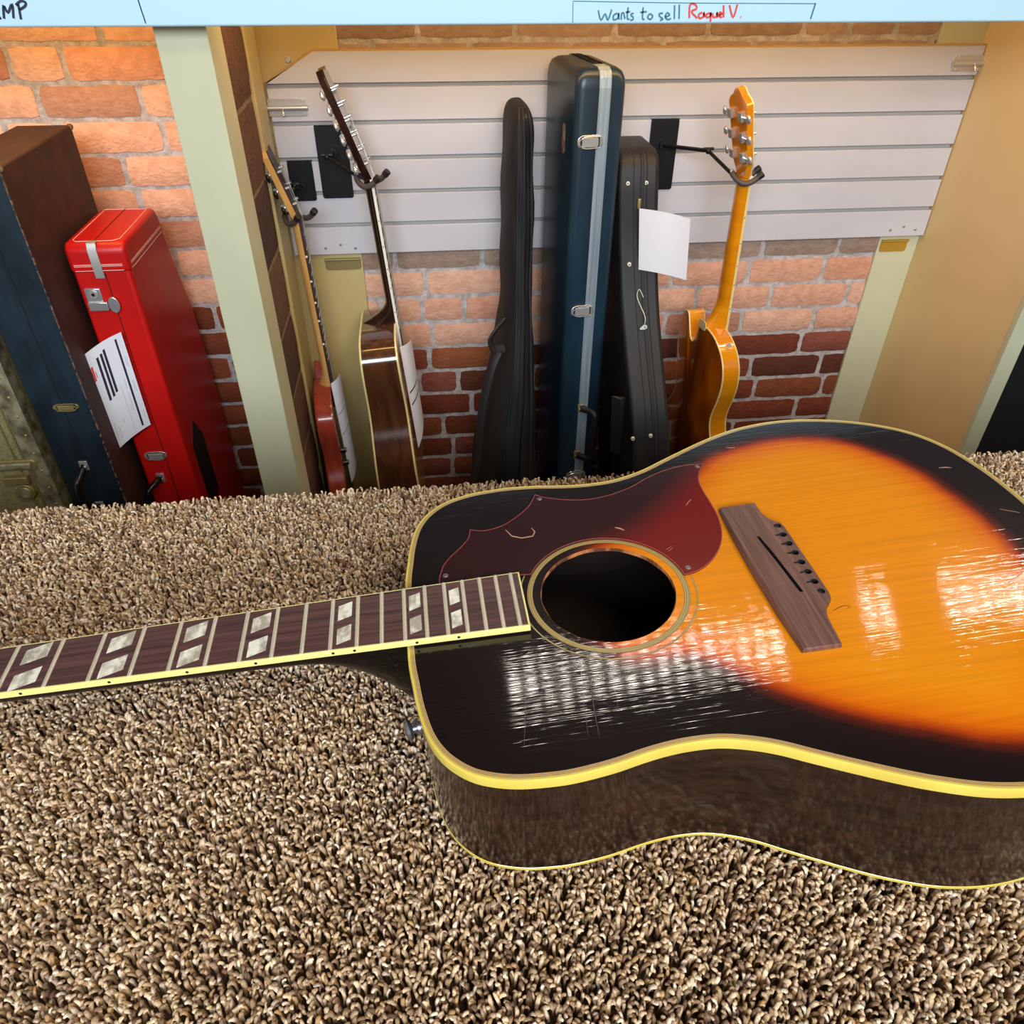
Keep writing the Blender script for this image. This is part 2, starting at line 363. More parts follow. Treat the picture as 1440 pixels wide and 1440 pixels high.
strokes('handwriting', px([[(275+(a-275)*.9, b) for a, b in q] for q in [[(275,28),(283,55),(296,38),(304,55),(316,26)], [(334,36),(322,42),(322,54),(334,50),(337,36),(338,54)], [(345,54),(346,38),(352,36),(356,52)],
    [(366,20),(363,50),(370,52)], [(358,34),(372,32)], [(383,37),(376,38),(375,43),(381,47),(380,54),(372,55)]]]+[ [(398,20),(396,50),(402,53)], [(390,34),(408,32)], [(415,38),(410,48),(418,53),(424,44),(416,37)],
    [(452,36),(442,38),(444,46),(452,52),(444,56)], [(458,46),(470,42),(464,35),(458,46),(466,54),(474,50)], [(484,14),(483,52)], [(497,12),(496,52)]], s1, 700, 0), 'ink_teal', .0013)
strokes('handwriting', px([[(524,50),(526,14),(540,12),(544,24),(530,32),(546,50)], [(560,34),(550,40),(552,50),(562,46),(564,34),(566,48)], [(580,36),(570,40),(573,48),(581,44),(583,34),(582,60)],
    [(588,36),(589,46),(598,46),(600,34),(602,48)], [(606,42),(614,38),(608,34),(606,44),(614,48)], [(618,14),(618,48)], [(634,14),(644,48),(656,12)], [(664,46),(666,47)]], s1, 700, 0), 'ink_red', .0016)
strokes('marker_line', px([[(206, 5), (205, 62)], [(206, 3), (500, 8), (868, 10)]], s1, 700, 0), 'ink_teal', .0006)
strokes('marker_line', px([[(870, 8), (856, 52)]], s1, 700, 0), 'ink_teal', .0013)
# ---------------------------------------------------------------- slatwall
t = thing('slatwall_panel', 'light grey horizontal slatwall panel with a clipped top left corner, hung on the brick', 'slatwall', (.5, 1.962, -.147))
m = MB(); gz = [.2296-.0762*i for i in range(5)]; g = .0045; XL, XR = -.333, 1.3425
tops = [.296]+[z-g for z in gz]; bots = [z+g for z in gz]+[-.147]
m.prism([(XL, bots[0]), (XR, bots[0]), (XR, tops[0]), (-.221, tops[0]), (XL, bots[0]+.004)], lambda p, q, d: (p, d, q), 1.960, 1.972)
for a, b in list(zip(tops, bots))[1:]: m.box(XL, XR, 1.960, 1.972, b, a)
m.m = 1; m.box(XL, XR, 1.972, 1.9775, -.147, .232); m.box(-.215, XR, 1.972, 1.9775, .232, .290)
m.build('slats', ['slat_paint', 'groove_paint'], t, bevel=.0012)
m = MB(); m.prism([(-.221, .296), (XR, .296), (XR, .299), (-.222, .299)], lambda p, q, d: (p, d, q), 1.960, 1.976); m.prism([(-.336, .236), (-.333, .2335), (-.221, .296), (-.222, .300)], lambda p, q, d: (p, d, q), 1.960, 1.976)
m.build('edge_strip', 'edge_board', t)
def screw(x, y, Y=1.9598):
    p = W(x, y, Y); m = MB(); m.disc(p, (0, -1, 0), .0042, .0022, 12, .003); m.m = 1; m.box(p.x-.0026, p.x+.0026, p.y-.0026, p.y-.0021, p.z-.0005, p.z+.0005)
    m.build('screw', ['metal', 'black_steel'], t, smooth=True)
for x, y in ((458, 349), (479, 344), (500, 349), (1252, 323.5), (1271, 318.5), (1287, 322.5)): screw(x, y)
def bolt(x0, x1, y0, y1, lab, flip=1):
    a = W(x0, y1, 1.9598); b = W(x1, y0, 1.9598); zc = (a.z+b.z)/2; h = (b.z-a.z)/2
    T = thing('barrel_bolt', lab, 'door bolt', (a.x, 1.9598, zc), 'barrel bolts on the slatwall')
    m = MB(); m.box(a.x, b.x, 1.9575, 1.9598, zc+h*.25, zc+h); m.box(a.x, b.x, 1.9575, 1.9598, zc-h, zc-h*.25); m.build('plate', 'metal', T, bevel=.0008)
    m = MB(); m.tube([(a.x-.004, 1.953, zc), (b.x+.004, 1.953, zc)], .0055, 12); m.build('barrel', 'metal', T, smooth=True)
    m = MB(); xm = (a.x*.6+b.x*.4) if flip > 0 else (a.x*.35+b.x*.65); m.tube([(xm, 1.950, zc), (xm, 1.944, zc-.006), (xm+.001, 1.942, zc-.012)], .0026, 8); m.ball((xm+.001, 1.942, zc-.013), .0034); m.build('knob', 'chrome', T, smooth=True)
    for sx in (a.x+.008, b.x-.008):
        for sz in (zc+h*.75, zc-h*.75):
            m = MB(); m.disc((sx, 1.9575, sz), (0, -1, 0), .003, .001, 10); m.build('screw', 'chrome', T, smooth=True)
bolt(379, 429, 138, 164, 'steel barrel bolt at the slatwall upper left, beside the tuning head of the dark guitar')
bolt(1337, 1385, 77, 100, 'steel barrel bolt at the top right corner of the slatwall', -1)
def hinge(x0, x1, y0, y1, lab, mt):
    a = W(x0, y1, 1.978); b = W(x1, y0, 1.978)
    T = thing('mounting_plate', lab, 'bracket', (a.x, 1.978, a.z), 'brackets under the slatwall')
    m = MB(); m.prism(roundrect(a.x, b.x, a.z, b.z, .008), lambda p, q, d: (p, d, q), 1.9760, 1.979); m.build('plate', mt, T, bevel=.0006)
    m = MB(); m.tube([(a.x, 1.973, b.z), (b.x, 1.973, b.z)], .0035, 10); m.build('hinge_knuckle', mt, T, smooth=True)
    for k, dz in ((.1, .004), (.5, -.004), (.9, .004)):
        m = MB(); m.disc((a.x+(b.x-a.x)*k, 1.9760, (a.z+b.z)/2-dz), (0, -1, 0), .003, .0012, 10); m.build('screw', mt, T, smooth=True)
hinge(459, 507, 363, 380, 'dull olive brass bracket under the slatwall on the left board', 'old_brass')
hinge(1235, 1277, 337, 354, 'bright brass bracket under the slatwall at its lower right corner', 'brass')
p = W(405, 84, 1.978); m = MB(); m.disc(p, (0, -1, 0), .007, .003, 16, .005); tag(m.build('wall_screw', 'metal', smooth=True), 'round screw head on the tan board above the clipped slatwall corner', 'screw')

# ================================================================ CARPETED PLATFORM
m = MB(); m.box(-1.35, 1.75, -.25, .722, FLOOR, -.013); struct(m.build('floor_platform', 'carpet_back', bevel=.006))
OU = Vector((-.03309, .40244, .108)); E1 = Vector((.99772, .02764, .06161)).normalized(); E2 = Vector((-.02746, .99961, -.0045)); E3 = E1.cross(E2).normalized(); E2 = E3.cross(E1).normalized()
HALF = [(0,0),(0,25),(.6,45),(2.5,62),(5,82),(10,104),(17,119),(26,130),(37,138.5),(50,144),(65,147.5),(82,149),(95,149.2),(110,148),(125,146),(140,143),(155,140.7),(170,139.7),(188,140.5),(205,144.5),(222,151),(240,160.5),(260,170.8),(280,180.7),(300,189.5),(325,198),(350,202.3),(372,203),(395,200.5),(418,194.5),(440,186),(460,175),(477,162),(491,145.5),(502,124),(509,100),(513.5,75),(515.5,50),(516,25),(516,0)]
pts = [(a/1000, b/1000) for a, b in HALF]; pts = pts+[(a, -b) for a, b in pts[-2:0:-1]]
OUT = resample(catmull(pts, 6, True), 420)
def carpet():
    sp = .0034; X0, X1, Y0, Y1 = -.74, .98, .06, .722
    gx, gy = np.meshgrid(np.arange(X0, X1, sp), np.arange(Y0, Y1, sp)); gx = gx.ravel()+rng.uniform(-.0016, .0016, gx.size); gy = gy.ravel()+rng.uniform(-.0016, .0016, gy.size)
    top = np.ones(gx.size, bool)
    # over the back edge
    ex, ez = np.meshgrid(np.arange(X0, X1, sp), np.arange(-.10, -.014, sp)); ne = ex.size
    # leave out the tufts pressed flat under the body
    a = gx-OU.x; b = gy-OU.y; uu = a*E1.x+b*E1.y; vv = a*E2.x+b*E2.y
    ins = np.zeros(gx.size, bool); Q = offset(OUT, .020)
    for i in range(len(Q)):
        x1, y1 = Q[i-1]; x2, y2 = Q[i]; c = ((y1 > vv) != (y2 > vv)) & (uu < (x2-x1)*(vv-y1)/(y2-y1+1e-12)+x1); ins ^= c
    gx, gy = gx[~ins], gy[~ins]; n = gx.size
    base = np.stack([gx, gy, np.full(n, -.014)], 1)
    up = np.tile([0, 0, 1.], (n, 1))
    b2 = np.stack([ex.ravel()+rng.uniform(-.002, .002, ne), np.full(ne, .720), ez.ravel()+rng.uniform(-.002, .002, ne)], 1); u2 = np.tile([0, 1., 0], (ne, 1))
    base = np.vstack([base, b2]); up = np.vstack([up, u2]); n = len(base)
    ed = np.clip((base[:, 1]-.708)/.014, 0, 1)*(base[:, 2] > -.0145); up[:, 1] += ed*.8; up /= np.linalg.norm(up, axis=1)[:, None]
    th = rng.uniform(0, 2*PI, n); lean = rng.uniform(.0006, .0042, n); hgt = rng.uniform(.0105, .0148, n)
    cl = np.sin(base[:, 0]*37+np.sin(base[:, 1]*51)*2)*.0008; hgt += cl
    t1 = np.stack([np.cos(th), np.sin(th), np.zeros(n)], 1); t1 -= up*np.sum(t1*up, 1)[:, None]; t1 /= np.linalg.norm(t1, axis=1)[:, None]+1e-9
    t2 = np.cross(up, t1)
    R = rng.uniform(.00105, .00165, n)[:, None]; K = 6; lv = [0, .45, .78, 1.0, 1.02]; V = []
    curl = rng.uniform(-.002, .002, n)[:, None]
    for li, q in enumerate(lv):
        q2 = min(q, 1); c = base+up*(hgt*(math.sin(q2*PI/2*1.05)))[:, None]+t1*(lean*q2**2*1.3)[:, None]+t2*curl*math.sin(q2*PI)
        if li == 4: c = c+t1*.0008-up*.0002
        rr = R*[.7, 1.05, 1.1, .85, .3][li]
        ax1 = t2; tang = up*(1-q2*.75)+t1*(.3+q2*.7); tang /= np.linalg.norm(tang, axis=1)[:, None]; ax2 = np.cross(tang, ax1)
        for k in range(K):
            aa = 2*PI*k/K; V.append(c+ax1*rr*math.cos(aa)+ax2*rr*math.sin(aa)*.8)
    nv = len(lv)*K; V = np.stack(V, 1).reshape(-1, 3)
    f = []
    for l in range(len(lv)-1):
        for k in range(K): k2 = (k+1) % K; f.append((l*K+k, l*K+k2, (l+1)*K+k2, (l+1)*K+k))
    o = (len(lv)-1)*K; f += [(o, o+1, o+2, o+3), (o, o+3, o+4, o+5)]
    f = np.array(f); F = (np.arange(n)[:, None, None]*nv+f[None]).reshape(-1, 4)
    me = bpy.data.meshes.new('carpet_pile'); me.vertices.add(len(V)); me.vertices.foreach_set('co', V.astype(np.float32).ravel())
    me.loops.add(F.size); me.loops.foreach_set('vertex_index', F.astype(np.int32).ravel()); me.polygons.add(len(F))
    me.polygons.foreach_set('loop_start', np.arange(0, F.size, 4, dtype=np.int32)); me.polygons.foreach_set('loop_total', np.full(len(F), 4, dtype=np.int32))
    me.polygons.foreach_set('use_smooth', np.ones(len(F), bool)); me.update(); me.validate()
    pal = np.array([S(216, 196, 166)[:3], S(196, 174, 142)[:3], S(176, 154, 126)[:3], S(150, 128, 104)[:3], S(222, 208, 188)[:3], S(128, 104, 82)[:3], S(168, 138, 98)[:3], S(104, 84, 68)[:3], S(186, 168, 150)[:3]])
    w = np.array([.16, .18, .17, .13, .10, .08, .08, .04, .06]); ci = rng.choice(len(pal), n, p=w/w.sum()); c = np.minimum(pal[ci]*np.array([1.34, 1.25, 1.2]), .95)*rng.uniform(.85, 1.12, n)[:, None]
    cc = np.repeat(np.c_[c, np.ones(n)], nv, 0).astype(np.float32)
    ca = me.color_attributes.new('col', 'FLOAT_COLOR', 'POINT'); ca.data.foreach_set('color', cc.ravel())
    me.materials.append(MATS['carpet']); ob = bpy.data.objects.new('carpet_pile', me); COL.objects.link(ob)
    tag(ob, 'speckled brown and beige twisted carpet pile covering the platform under the sunburst guitar', 'carpet', kind='stuff')
carpet()

# ================================================================ MAIN GUITAR
GM = Matrix(((E1.x, E2.x, E3.x, OU.x), (E1.y, E2.y, E3.y, OU.y), (E1.z, E2.z, E3.z, OU.z), (0, 0, 0, 1)))
G = thing('acoustic_guitar', 'worn sunburst acoustic guitar without strings lying on its back on the carpet', 'guitar', GM)
BUR = np.array([(284,148),(325,163),(361,167),(395,160),(419,144),(449,100),(462,44),(466,0),(462,-44),(449,-100),(419,-144),(395,-163),(365,-169),(314,-150),(277,-132),(241,-108),(214,-81),(190,-66),(160,-66),(147,-57),(130,-30),(124,0),(128,24),(150,46),(184,60),(214,80),(248,112)])/1000.
BUR = resample(catmull(BUR, 4, True), 160)
def sdist(P, poly):
    P = np.asarray(P); d = np.full(len(P), 9.); ins = np.zeros(len(P), bool)
    for i in range(len(poly)):
        a = poly[i-1]; b = poly[i]; ab = b-a; t_ = np.clip(((P-a)@ab)/(ab@ab), 0, 1); d = np.minimum(d, np.linalg.norm(P-a-t_[:, None]*ab, axis=1))
        c = ((a[1] > P[:, 1]) != (b[1] > P[:, 1])) & (P[:, 0] < (b[0]-a[0])*(P[:, 1]-a[1])/(b[1]-a[1]+1e-15)+a[0]); ins ^= c
    return np.where(ins, d, -d)
def burst(P): return np.clip((sdist(P, BUR)+.026)/.062, 0, 1)
def burst_attr(o, P):
    at = o.data.attributes.new('burst', 'FLOAT', 'POINT'); at.data.foreach_set('value', burst(P).astype(np.float32))
def dep(u): return -(.103+.019*min(max(u, 0), .516)/.516)
HC = np.array([.1525, 0.]); HR = .0508
inner = offset(OUT, .0055)
# soundboard
NA = 480; ang = np.linspace(0, 2*PI, NA, endpoint=False); rim = []
for a in ang:
    dx, dy = math.cos(a), math.sin(a); best = None
    A = inner; B = np.roll(inner, -1, 0); e = B-A; den = dx*e[:, 1]-dy*e[:, 0]
    t_ = ((A[:, 0]-HC[0])*e[:, 1]-(A[:, 1]-HC[1])*e[:, 0])/den; s_ = ((A[:, 0]-HC[0])*dy-(A[:, 1]-HC[1])*dx)/den
    ok = (t_ > 0) & (s_ >= 0) & (s_ <= 1); rim.append(t_[ok].min())
rim = np.array(rim); NR = 70; m = MB(); rings = []
for i in range(NR+1):
    q = i/NR; rr = HR+(rim-HR)*q; rings.append([Vector((HC[0]+math.cos(a)*r, HC[1]+math.sin(a)*r, 0)) for a, r in zip(ang, rr)])
m.loft(rings, True, False)
ob = m.build('soundboard', 'sunburst_top', G, smooth=True, local=True); burst_attr(ob, [(p.x, p.y) for p in m.v])
SB = ob
if ob.data.polygons[0].normal.z < 0: ob.data.flip_normals()
# chipped edge of the soundhole
m = MB(); n = 96; rings = []
for z, dr in ((0, 0), (-.0003, -.0004), (-.003, -.0006), (-.003, .003)):
    rings.append([Vector((HC[0]+math.cos(a)*(HR+dr+.0004*math.sin(9*a)*math.sin(4*a)), HC[1]+math.sin(a)*(HR+dr+.0004*math.sin(9*a)*math.sin(4*a)), z)) for a in np.linspace(0, 2*PI, n, endpoint=False)])
m.loft(rings, True, False); tag(m.build('soundhole_edge', 'hole_edge', G, smooth=True, local=True), 'bare chipped wood edge of the soundhole')
# rosette
m = MB()
def ring(m, r0_, r1_, z, mi):
    m.m = mi; n = 120; R = [[Vector((HC[0]+math.cos(a)*r, HC[1]+math.sin(a)*r, zz)) for a in np.linspace(0, 2*PI, n, endpoint=False)] for r, zz in ((r0_, 0), (r0_, z), (r1_, z), (r1_, 0))]; m.loft(R, True, False)
for a, b, mi in ((.0566, .0569, 1), (.0569, .0582, 0), (.0582, .0585, 1), (.0585, .0598, 0), (.0598, .0601, 1), (.0601, .0607, 0), (.0607, .061, 1), (.0655, .0657, 1), (.0657, .0665, 0), (.0665, .0667, 1)): ring(m, a, b, .00016, mi)
m.build('rosette', ['rosette_cream', 'purfling_dark'], G, local=True)
# purfling and binding
m = MB(); lay = [(.0055, .0051, 1), (.0051, .0044, 0), (.0044, .0041, 1), (.0041, .0034, 0), (.0034, .0031, 1), (.0031, .0024, 0), (.0024, .0021, 1)]
for a, b, mi in lay:
    m.m = mi; A = offset(OUT, a); B = offset(OUT, b); m.loft([[Vector((p[0], p[1], .00005)) for p in A], [Vector((p[0], p[1], .00005)) for p in B]], True, False)
m.build('purfling', ['purfling_cream', 'purfling_dark'], G, local=True)
m = MB(); prof = [(.0022, -.0002), (.0022, .0002), (.001, .0002), (.0003, -.0003), (0, -.0012), (0, -.0078), (.0006, -.0080)]
m.loft([[Vector((p[0], p[1], z)) for p in offset(OUT, d)] for d, z in prof], True, False); m.build('binding', 'yellow_binding', G, smooth=True, local=True)
m = MB(); m.loft([[Vector((p[0], p[1], dep(p[0])+z)) for p in offset(OUT, d)] for d, z in ((.0004, .0034), (0, .003), (0, .0004), (.0006, -.0004), (.004, -.0008))], True, False)
m.build('back_binding', 'yellow_binding', G, smooth=True, local=True)
m = MB(); rings = [[Vector((p[0], p[1], -.0078 if k == 0 else (dep(p[0])+.003)*k/6 + -.0078*(1-k/6))) for p in offset(OUT, .0003)] for k in range(7)]
m.loft(rings, True, False); m.build('side', 'side_mahogany', G, smooth=True, local=True)
m = MB(); rings = []
cen = np.array([.27, 0.])
for k in range(11):
    q = k/10; rings.append([Vector((*(cen+(np.array(p)-cen)*(1-q*.98)), dep(p[0])-.0008-.013*math.sin(q*PI/2)**1.3)) for p in offset(OUT, .003)])
m.loft(rings, True, True); m.build('back', 'side_mahogany', G, smooth=True, local=True)
m = MB(); rings = [[Vector((p[0], p[1], z if z > -.05 else dep(p[0])+.004)) for p in offset(OUT, .006)] for z in (-.004, -.1)]
m.loft(rings, True, False); m.add([Vector((p[0], p[1], dep(p[0])+.004)) for p in offset(OUT, .006)], [tuple(range(len(OUT)))])
m.build('inner_lining', 'dark_inside', G, local=True)
# pickguard
PG = [(27,30),(27,38),(31,52),(38,63),(47,73),(54,83),(56.5,94),(69,90.5),(84,94),(97,103),(110,116),(118,131.5),(127,125),(143,118.5),(160,115),(180,116.5),(202,124),(220,134.5),(238,142.5),(257,146.5),(277,145.5),(270,135),(264.5,122),(263,107),(263.5,87),(263,68),(259,48),(251,31),(238,16),(225,8),(214,5.5)]
def sm(P, keep):     # smooth the outline but keep the named corners sharp
    out = []; k = [i for i in range(len(P)) if i in keep]
    for a, b in zip(k[:-1], k[1:]): out += catmull(P[a:b+1], 5)[:-1]
    return out+[np.array(P[k[-1]], float)]
o1 = sm(PG, {0, 1, 6, 11, 20, 30}); arc = [(152.5+61.2*math.cos(a), 61.2*math.sin(a)) for a in np.linspace(math.radians(6), math.radians(152), 30)]
PGP = np.array([tuple(p) for p in o1]+arc+[(90, 30)])/1000
bm = bmesh.new(); vs = [bm.verts.new((p[0], p[1], .0013)) for p in PGP]; fc = bm.faces.new(vs)
bmesh.ops.triangulate(bm, faces=[fc])
for _ in range(2): bmesh.ops.subdivide_edges(bm, edges=[e for e in bm.edges if e.calc_length() > .010], cuts=2, use_grid_fill=True)
bmesh.ops.triangulate(bm, faces=bm.faces)
bd = [e for e in bm.edges if e.is_boundary]; r = bmesh.ops.extrude_edge_only(bm, edges=bd)
for v in r['geom']:
    if isinstance(v, bmesh.types.BMVert): v.co.z = .0001; 
bmesh.ops.recalc_face_normals(bm, faces=bm.faces)
me = bpy.data.meshes.new('pickguard'); bm.to_mesh(me); PV = [(v.co.x, v.co.y) for v in bm.verts]; bm.free(); me.materials.append(MATS['pickguard_red'])
pg = bpy.data.objects.new('pickguard', me); COL.objects.link(pg); pg.parent = G; WM[pg.name] = GM; tag(pg, 'glossy dark red three-pointed pickguard')
burst_attr(pg, PV)
m = MB(); A_ = PGP; B_ = offset(PGP, .0007)
m.loft([[Vector((p[0], p[1], .0013)) for p in A_], [Vector((p[0], p[1], .00145)) for p in A_], [Vector((p[0], p[1], .00145)) for p in B_], [Vector((p[0], p[1], .0013)) for p in B_]], True, False)
m.build('pickguard_edge', 'pickguard_rim', pg, local=True)
for u, v in ((121, 124), (270, 142), (219, 13), (32.5, 41)):
    m = MB(); m.disc((u/1000, v/1000, .0012), (0, 0, 1), .0024, .0006, 14, .0016); m.m = 1; m.box(u/1000-.0014, u/1000+.0014, v/1000-.00025, v/1000+.00025, .0018, .00185)
    m.build('screw', ['screw_head', 'black_steel'], pg, smooth=True, local=True)
# neck, heel, fingerboard
LS = 629.
fu = lambda n: (LS*(2**(-14/12)-2**(-n/12)))/1000
def fw(u): return (.0430+(.0545-.0430)*(u+.349)/.349)/2 if True else 0
FB0, FB1 = -.349, .0885
VC = -.0012
m = MB(); rings = []
for u in np.linspace(-.352, 0, 30):
    w = fw(u)-.0012; d = .0145+.003*(u+.35)/.35; k = max(0, (u+.085)/.085); d += .078*k**2.1 if k > 0 else 0
    wk = 1-.2*k
    ring_ = []
    for a in np.linspace(0, PI, 15):
        ring_.append(Vector((u, VC+w*math.cos(a)*(1 if math.sin(a) < .25 else wk+(1-wk)*(1-math.sin(a))), .0022-d*math.sin(a)**(.75 if k > 0 else .8))))
    rings.append(ring_)
m.loft(rings, True, True); m.build('neck', 'black_lacquer', G, smooth=True, local=True)
m = MB(); m.prism([(FB0, -fw(FB0)+.0016), (FB1-.0008, -fw(FB1)+.0016), (FB1-.0008, fw(FB1)-.0007), (FB0, fw(FB0)-.0007)], lambda p, q, z: (p, q+VC, z), .0005, .0070)
fb = m.build('fingerboard', 'rosewood_board', G, local=True)
m = MB()
for s, tw in ((-1, .0016), (1, .0007)): m.prism([(FB0, s*(fw(FB0)-tw)), (FB1, s*(fw(FB1)-tw)), (FB1, s*fw(FB1)), (FB0, s*fw(FB0))], lambda p, q, z: (p, q+VC, z), .0018, .0071)
m.prism([(FB1-.0008, -fw(FB1)), (FB1+.0006, -fw(FB1)), (FB1+.0006, fw(FB1)), (FB1-.0008, fw(FB1))], lambda p, q, z: (p, q+VC, z), .0018, .0071)
m.build('fingerboard_binding', 'neck_binding', fb, local=True, bevel=.0003)
for n_ in (3, 5, 7, 9, 12, 12.5, 15, 17):
    k = int(n_); um = (fu(k)+fu(k-1))/2+(0 if n_ != 12 and n_ != 12.5 else (.0075 if n_ == 12.5 else -.0075)); m = MB(); m.disc((um, VC-fw(um)+.0002, .0046), (0, -1, 0), .0011, .0004, 10)
    m.build('side_dot', 'hole_black', fb, local=True)
for n_ in range(1, 21):
    u = fu(n_); w = fw(u)-.0006; m = MB(); R = []
    for v in (-w+VC, w+VC):
        R.append([Vector((u+dx, v, z)) for dx, z in ((-.00155, .0069), (-.0014, .0076), (-.0006, .0081), (.0006, .0081), (.0014, .0076), (.00155, .0069))])
    m.loft(R); m.build('fret', 'fret_nickel', fb, smooth=True, local=True, angle=60)
for n_ in (1, 3, 5, 7, 9, 12, 15, 17):
    a = fu(n_-1); b = fu(n_); L_ = b-a; c = (a+b)/2; hw = min(L_*.29, .0085) if n_ < 12 else L_*.27; sl = hw*.42
    for s in (-1, 1):
        v0 = VC+s*.0118; hh = .0083
        m = MB(); m.prism([(c-hw, v0-hh-sl/2), (c+hw, v0-hh+sl*1.2), (c+hw, v0+hh+sl/2), (c-hw, v0+hh-sl*1.2)], lambda p, q, z: (p, q, z), .0069, .00715); m.build('inlay', 'pearl', fb, local=True)
m = MB(); m.box(-.353, -.349, VC-.0215, VC+.0215, .002, .0095); m.build('nut', 'white_binding', G, local=True, bevel=.0005)
# headstock (outside the frame, still part of the guitar)
hm = Matrix.Translation((-.352, VC, 0)) @ Matrix.Rotation(math.radians(14), 4, 'Y') if False else Matrix.Translation((-.352, VC, 0)) @ Matrix.Rotation(math.radians(-14), 4, 'Y')
HS = [(0, .021), (-.03, .029), (-.10, .034), (-.17, .037), (-.185, .030), (-.178, .012), (-.186, 0)]; HS = HS+[(a, -b) for a, b in HS[-2::-1]]
m = MB(); m.prism(HS, lambda p, q, z: hm @ Vector((p, q, z)), -.013, .002); hs = m.build('headstock', 'black_lacquer', G, local=True, bevel=.001)
for i in range(3):
    for s in (-1, 1):
        q = (-.045-.042*i, s*.018); m = MB(); m.tube([hm @ Vector((q[0], q[1], z)) for z in (0, .012)], .003, 10); m.tube([hm @ Vector((q[0], q[1], -.018)), hm @ Vector((q[0], s*.05, -.018))], .002, 8)
        m.ball(hm @ Vector((q[0], s*.056, -.018)), .008, 8, (.9, .7, .5)); m.build('tuner', 'chrome', hs, smooth=True, local=True)
# bridge
BZ = .0075
BO = [(266, 76), (298, 76), (297.5, 60), (300, 51), (307, 43), (308, 38), (308, -38), (306.5, -43), (299, -51), (296, -60), (295, -84), (267, -84), (264.5, -50), (263.5, -5), (264, 40)]
bo = [(a/1000, b/1000) for a, b in BO]
m = MB(); cb = Vector((.283, -.004))
def bz(v): a = abs(v+.004); return BZ if a < .045 else BZ-(a-.045)/.035*.003
m.loft([[Vector((p[0]+(cb.x-p[0])*k, p[1], z*bz(p[1]))) for p in bo] for k, z in ((0, .0), (0, .62), (.07, 1.0))]); 
br = m.build('bridge', 'rosewood_bridge', G, local=True, bevel=.0006)
cut = MB()
d0, d1 = Vector((.2822, .0325, 0)), Vector((.2877, -.0345, 0)); n_ = (d1-d0).normalized(); sd = Vector((-n_.y, n_.x, 0))*.00135
cut.loft([[d0+sd+Vector((0, 0, z)), d0-sd+Vector((0, 0, z)), d1-sd+Vector((0, 0, z)), d1+sd+Vector((0, 0, z))] for z in (.0025, .012)])
for v in (40.5, 29.5, 18.3, 7.2, -4, -15, -26, -36.5):
    cut.tube([(.3015, v/1000, .002), (.3015, v/1000, .012)], .0028, 16)
co = cut.build('cutter', 'hole_black', G, local=True)
br.data.materials.append(MATS['hole_black'])
bm_ = br.modifiers.new('holes', 'BOOLEAN'); bm_.operation = 'DIFFERENCE'; bm_.object = co; bm_.solver = 'EXACT'
bpy.context.view_layer.update(); dg = bpy.context.evaluated_depsgraph_get(); nm = bpy.data.meshes.new_from_object(br.evaluated_get(dg)); br.modifiers.clear(); br.data = nm
bpy.data.objects.remove(co)
for v in (40.5, 29.5, 18.3, 7.2, -4, -15, -26, -36.5):
    e = v in (40.5, -36.5)
    m = MB(); m.disc((.3015, v/1000, .0026), (0, 0, 1), .0027, .0022 if e else .0001, 14); o = m.build('pin_hole', 'screw_head' if e else 'hole_black', br, smooth=True, local=True)
    if not e:
        m = MB(); m.box(.2955, .2992, v/1000-.0005, v/1000+.0005, .0070, .00765); m.build('string_slot', 'hole_black', br, local=True)
m = MB(); m.box(d0.x, d0.x+.001, d1.y, d0.y, .0024, .0026); m.build('saddle_slot', 'hole_black', br, local=True)
# strap button on the treble shoulder side
m = MB(); c = Vector((.0035, -.076, -.027)); ax = Vector((-.97, -.25, 0)).normalized()
m.tube([c, c+ax*.002, c+ax*.0025, c+ax*.005, c+ax*.0055, c+ax*.0075, c+ax*.0095, c+ax*.0105], [.006, .0055, .0036, .0036, .0062, .0078, .0066, .003], 18)
tag(m.build('strap_button', 'steel', G, smooth=True, local=True), 'round chrome strap button')

# scratches and worn spots in the finish
def gp(x, y, h):
    d = CR*((x-720)/FPX) - CU*((y-720)/FPX) + fwd; o = OU+E3*h; t_ = (o-CAM).dot(E3)/d.dot(E3); p = CAM+d*t_-OU
    return Vector((p.dot(E1), p.dot(E2), h))
def marks(name, lines, mt, parent, h, sc, ox, oy):
    m = MB()
    for w, ln in lines:
        P = [gp(ox+a*sc, oy+b*sc, h) for a, b in ln]; R = []
        for i, p in enumerate(P):
            tt = (P[min(i+1, len(P)-1)]-P[max(i-1, 0)]).normalized(); n = Vector((-tt.y, tt.x, 0))*w*(.4 if i in (0, len(P)-1) else 1); R.append([p+n, p-n, p-n-Vector((0, 0, .0002)), p+n-Vector((0, 0, .0002))])
        m.loft(R)
    m.build(name, mt, parent, local=True)
mat('scratch_light', S(190, 140, 116), rough=.5); mat('scratch_dim', S(84, 62, 62), rough=.5); mat('crack_dark', S(120, 60, 10), rough=.6)
marks('scratches', [(.0005, [(435,360),(460,385),(500,393),(545,385),(553,368),(540,352)]), (.0007, [(878,350),(898,354),(916,362)]), (.0003, [(1165,262),(1175,248),(1186,236)]), (.0002, [(1085,440),(1108,425)]), (.0002, [(1095,446),(1112,432)])], 'scratch_light', pg, .00152, .34722, 560, 620)
marks('scratches', [(.0004, [(130,153),(148,156),(168,153)]), (.0005, [(1065,243),(1095,241),(1120,243)]), (.0002, [(1335,425),(1420,440)]), (.0002, [(1368,752),(1440,698)]), (.0002, [(460,273),(482,275)])], 'scratch_light', SB, .00022, .31944, 980, 580)
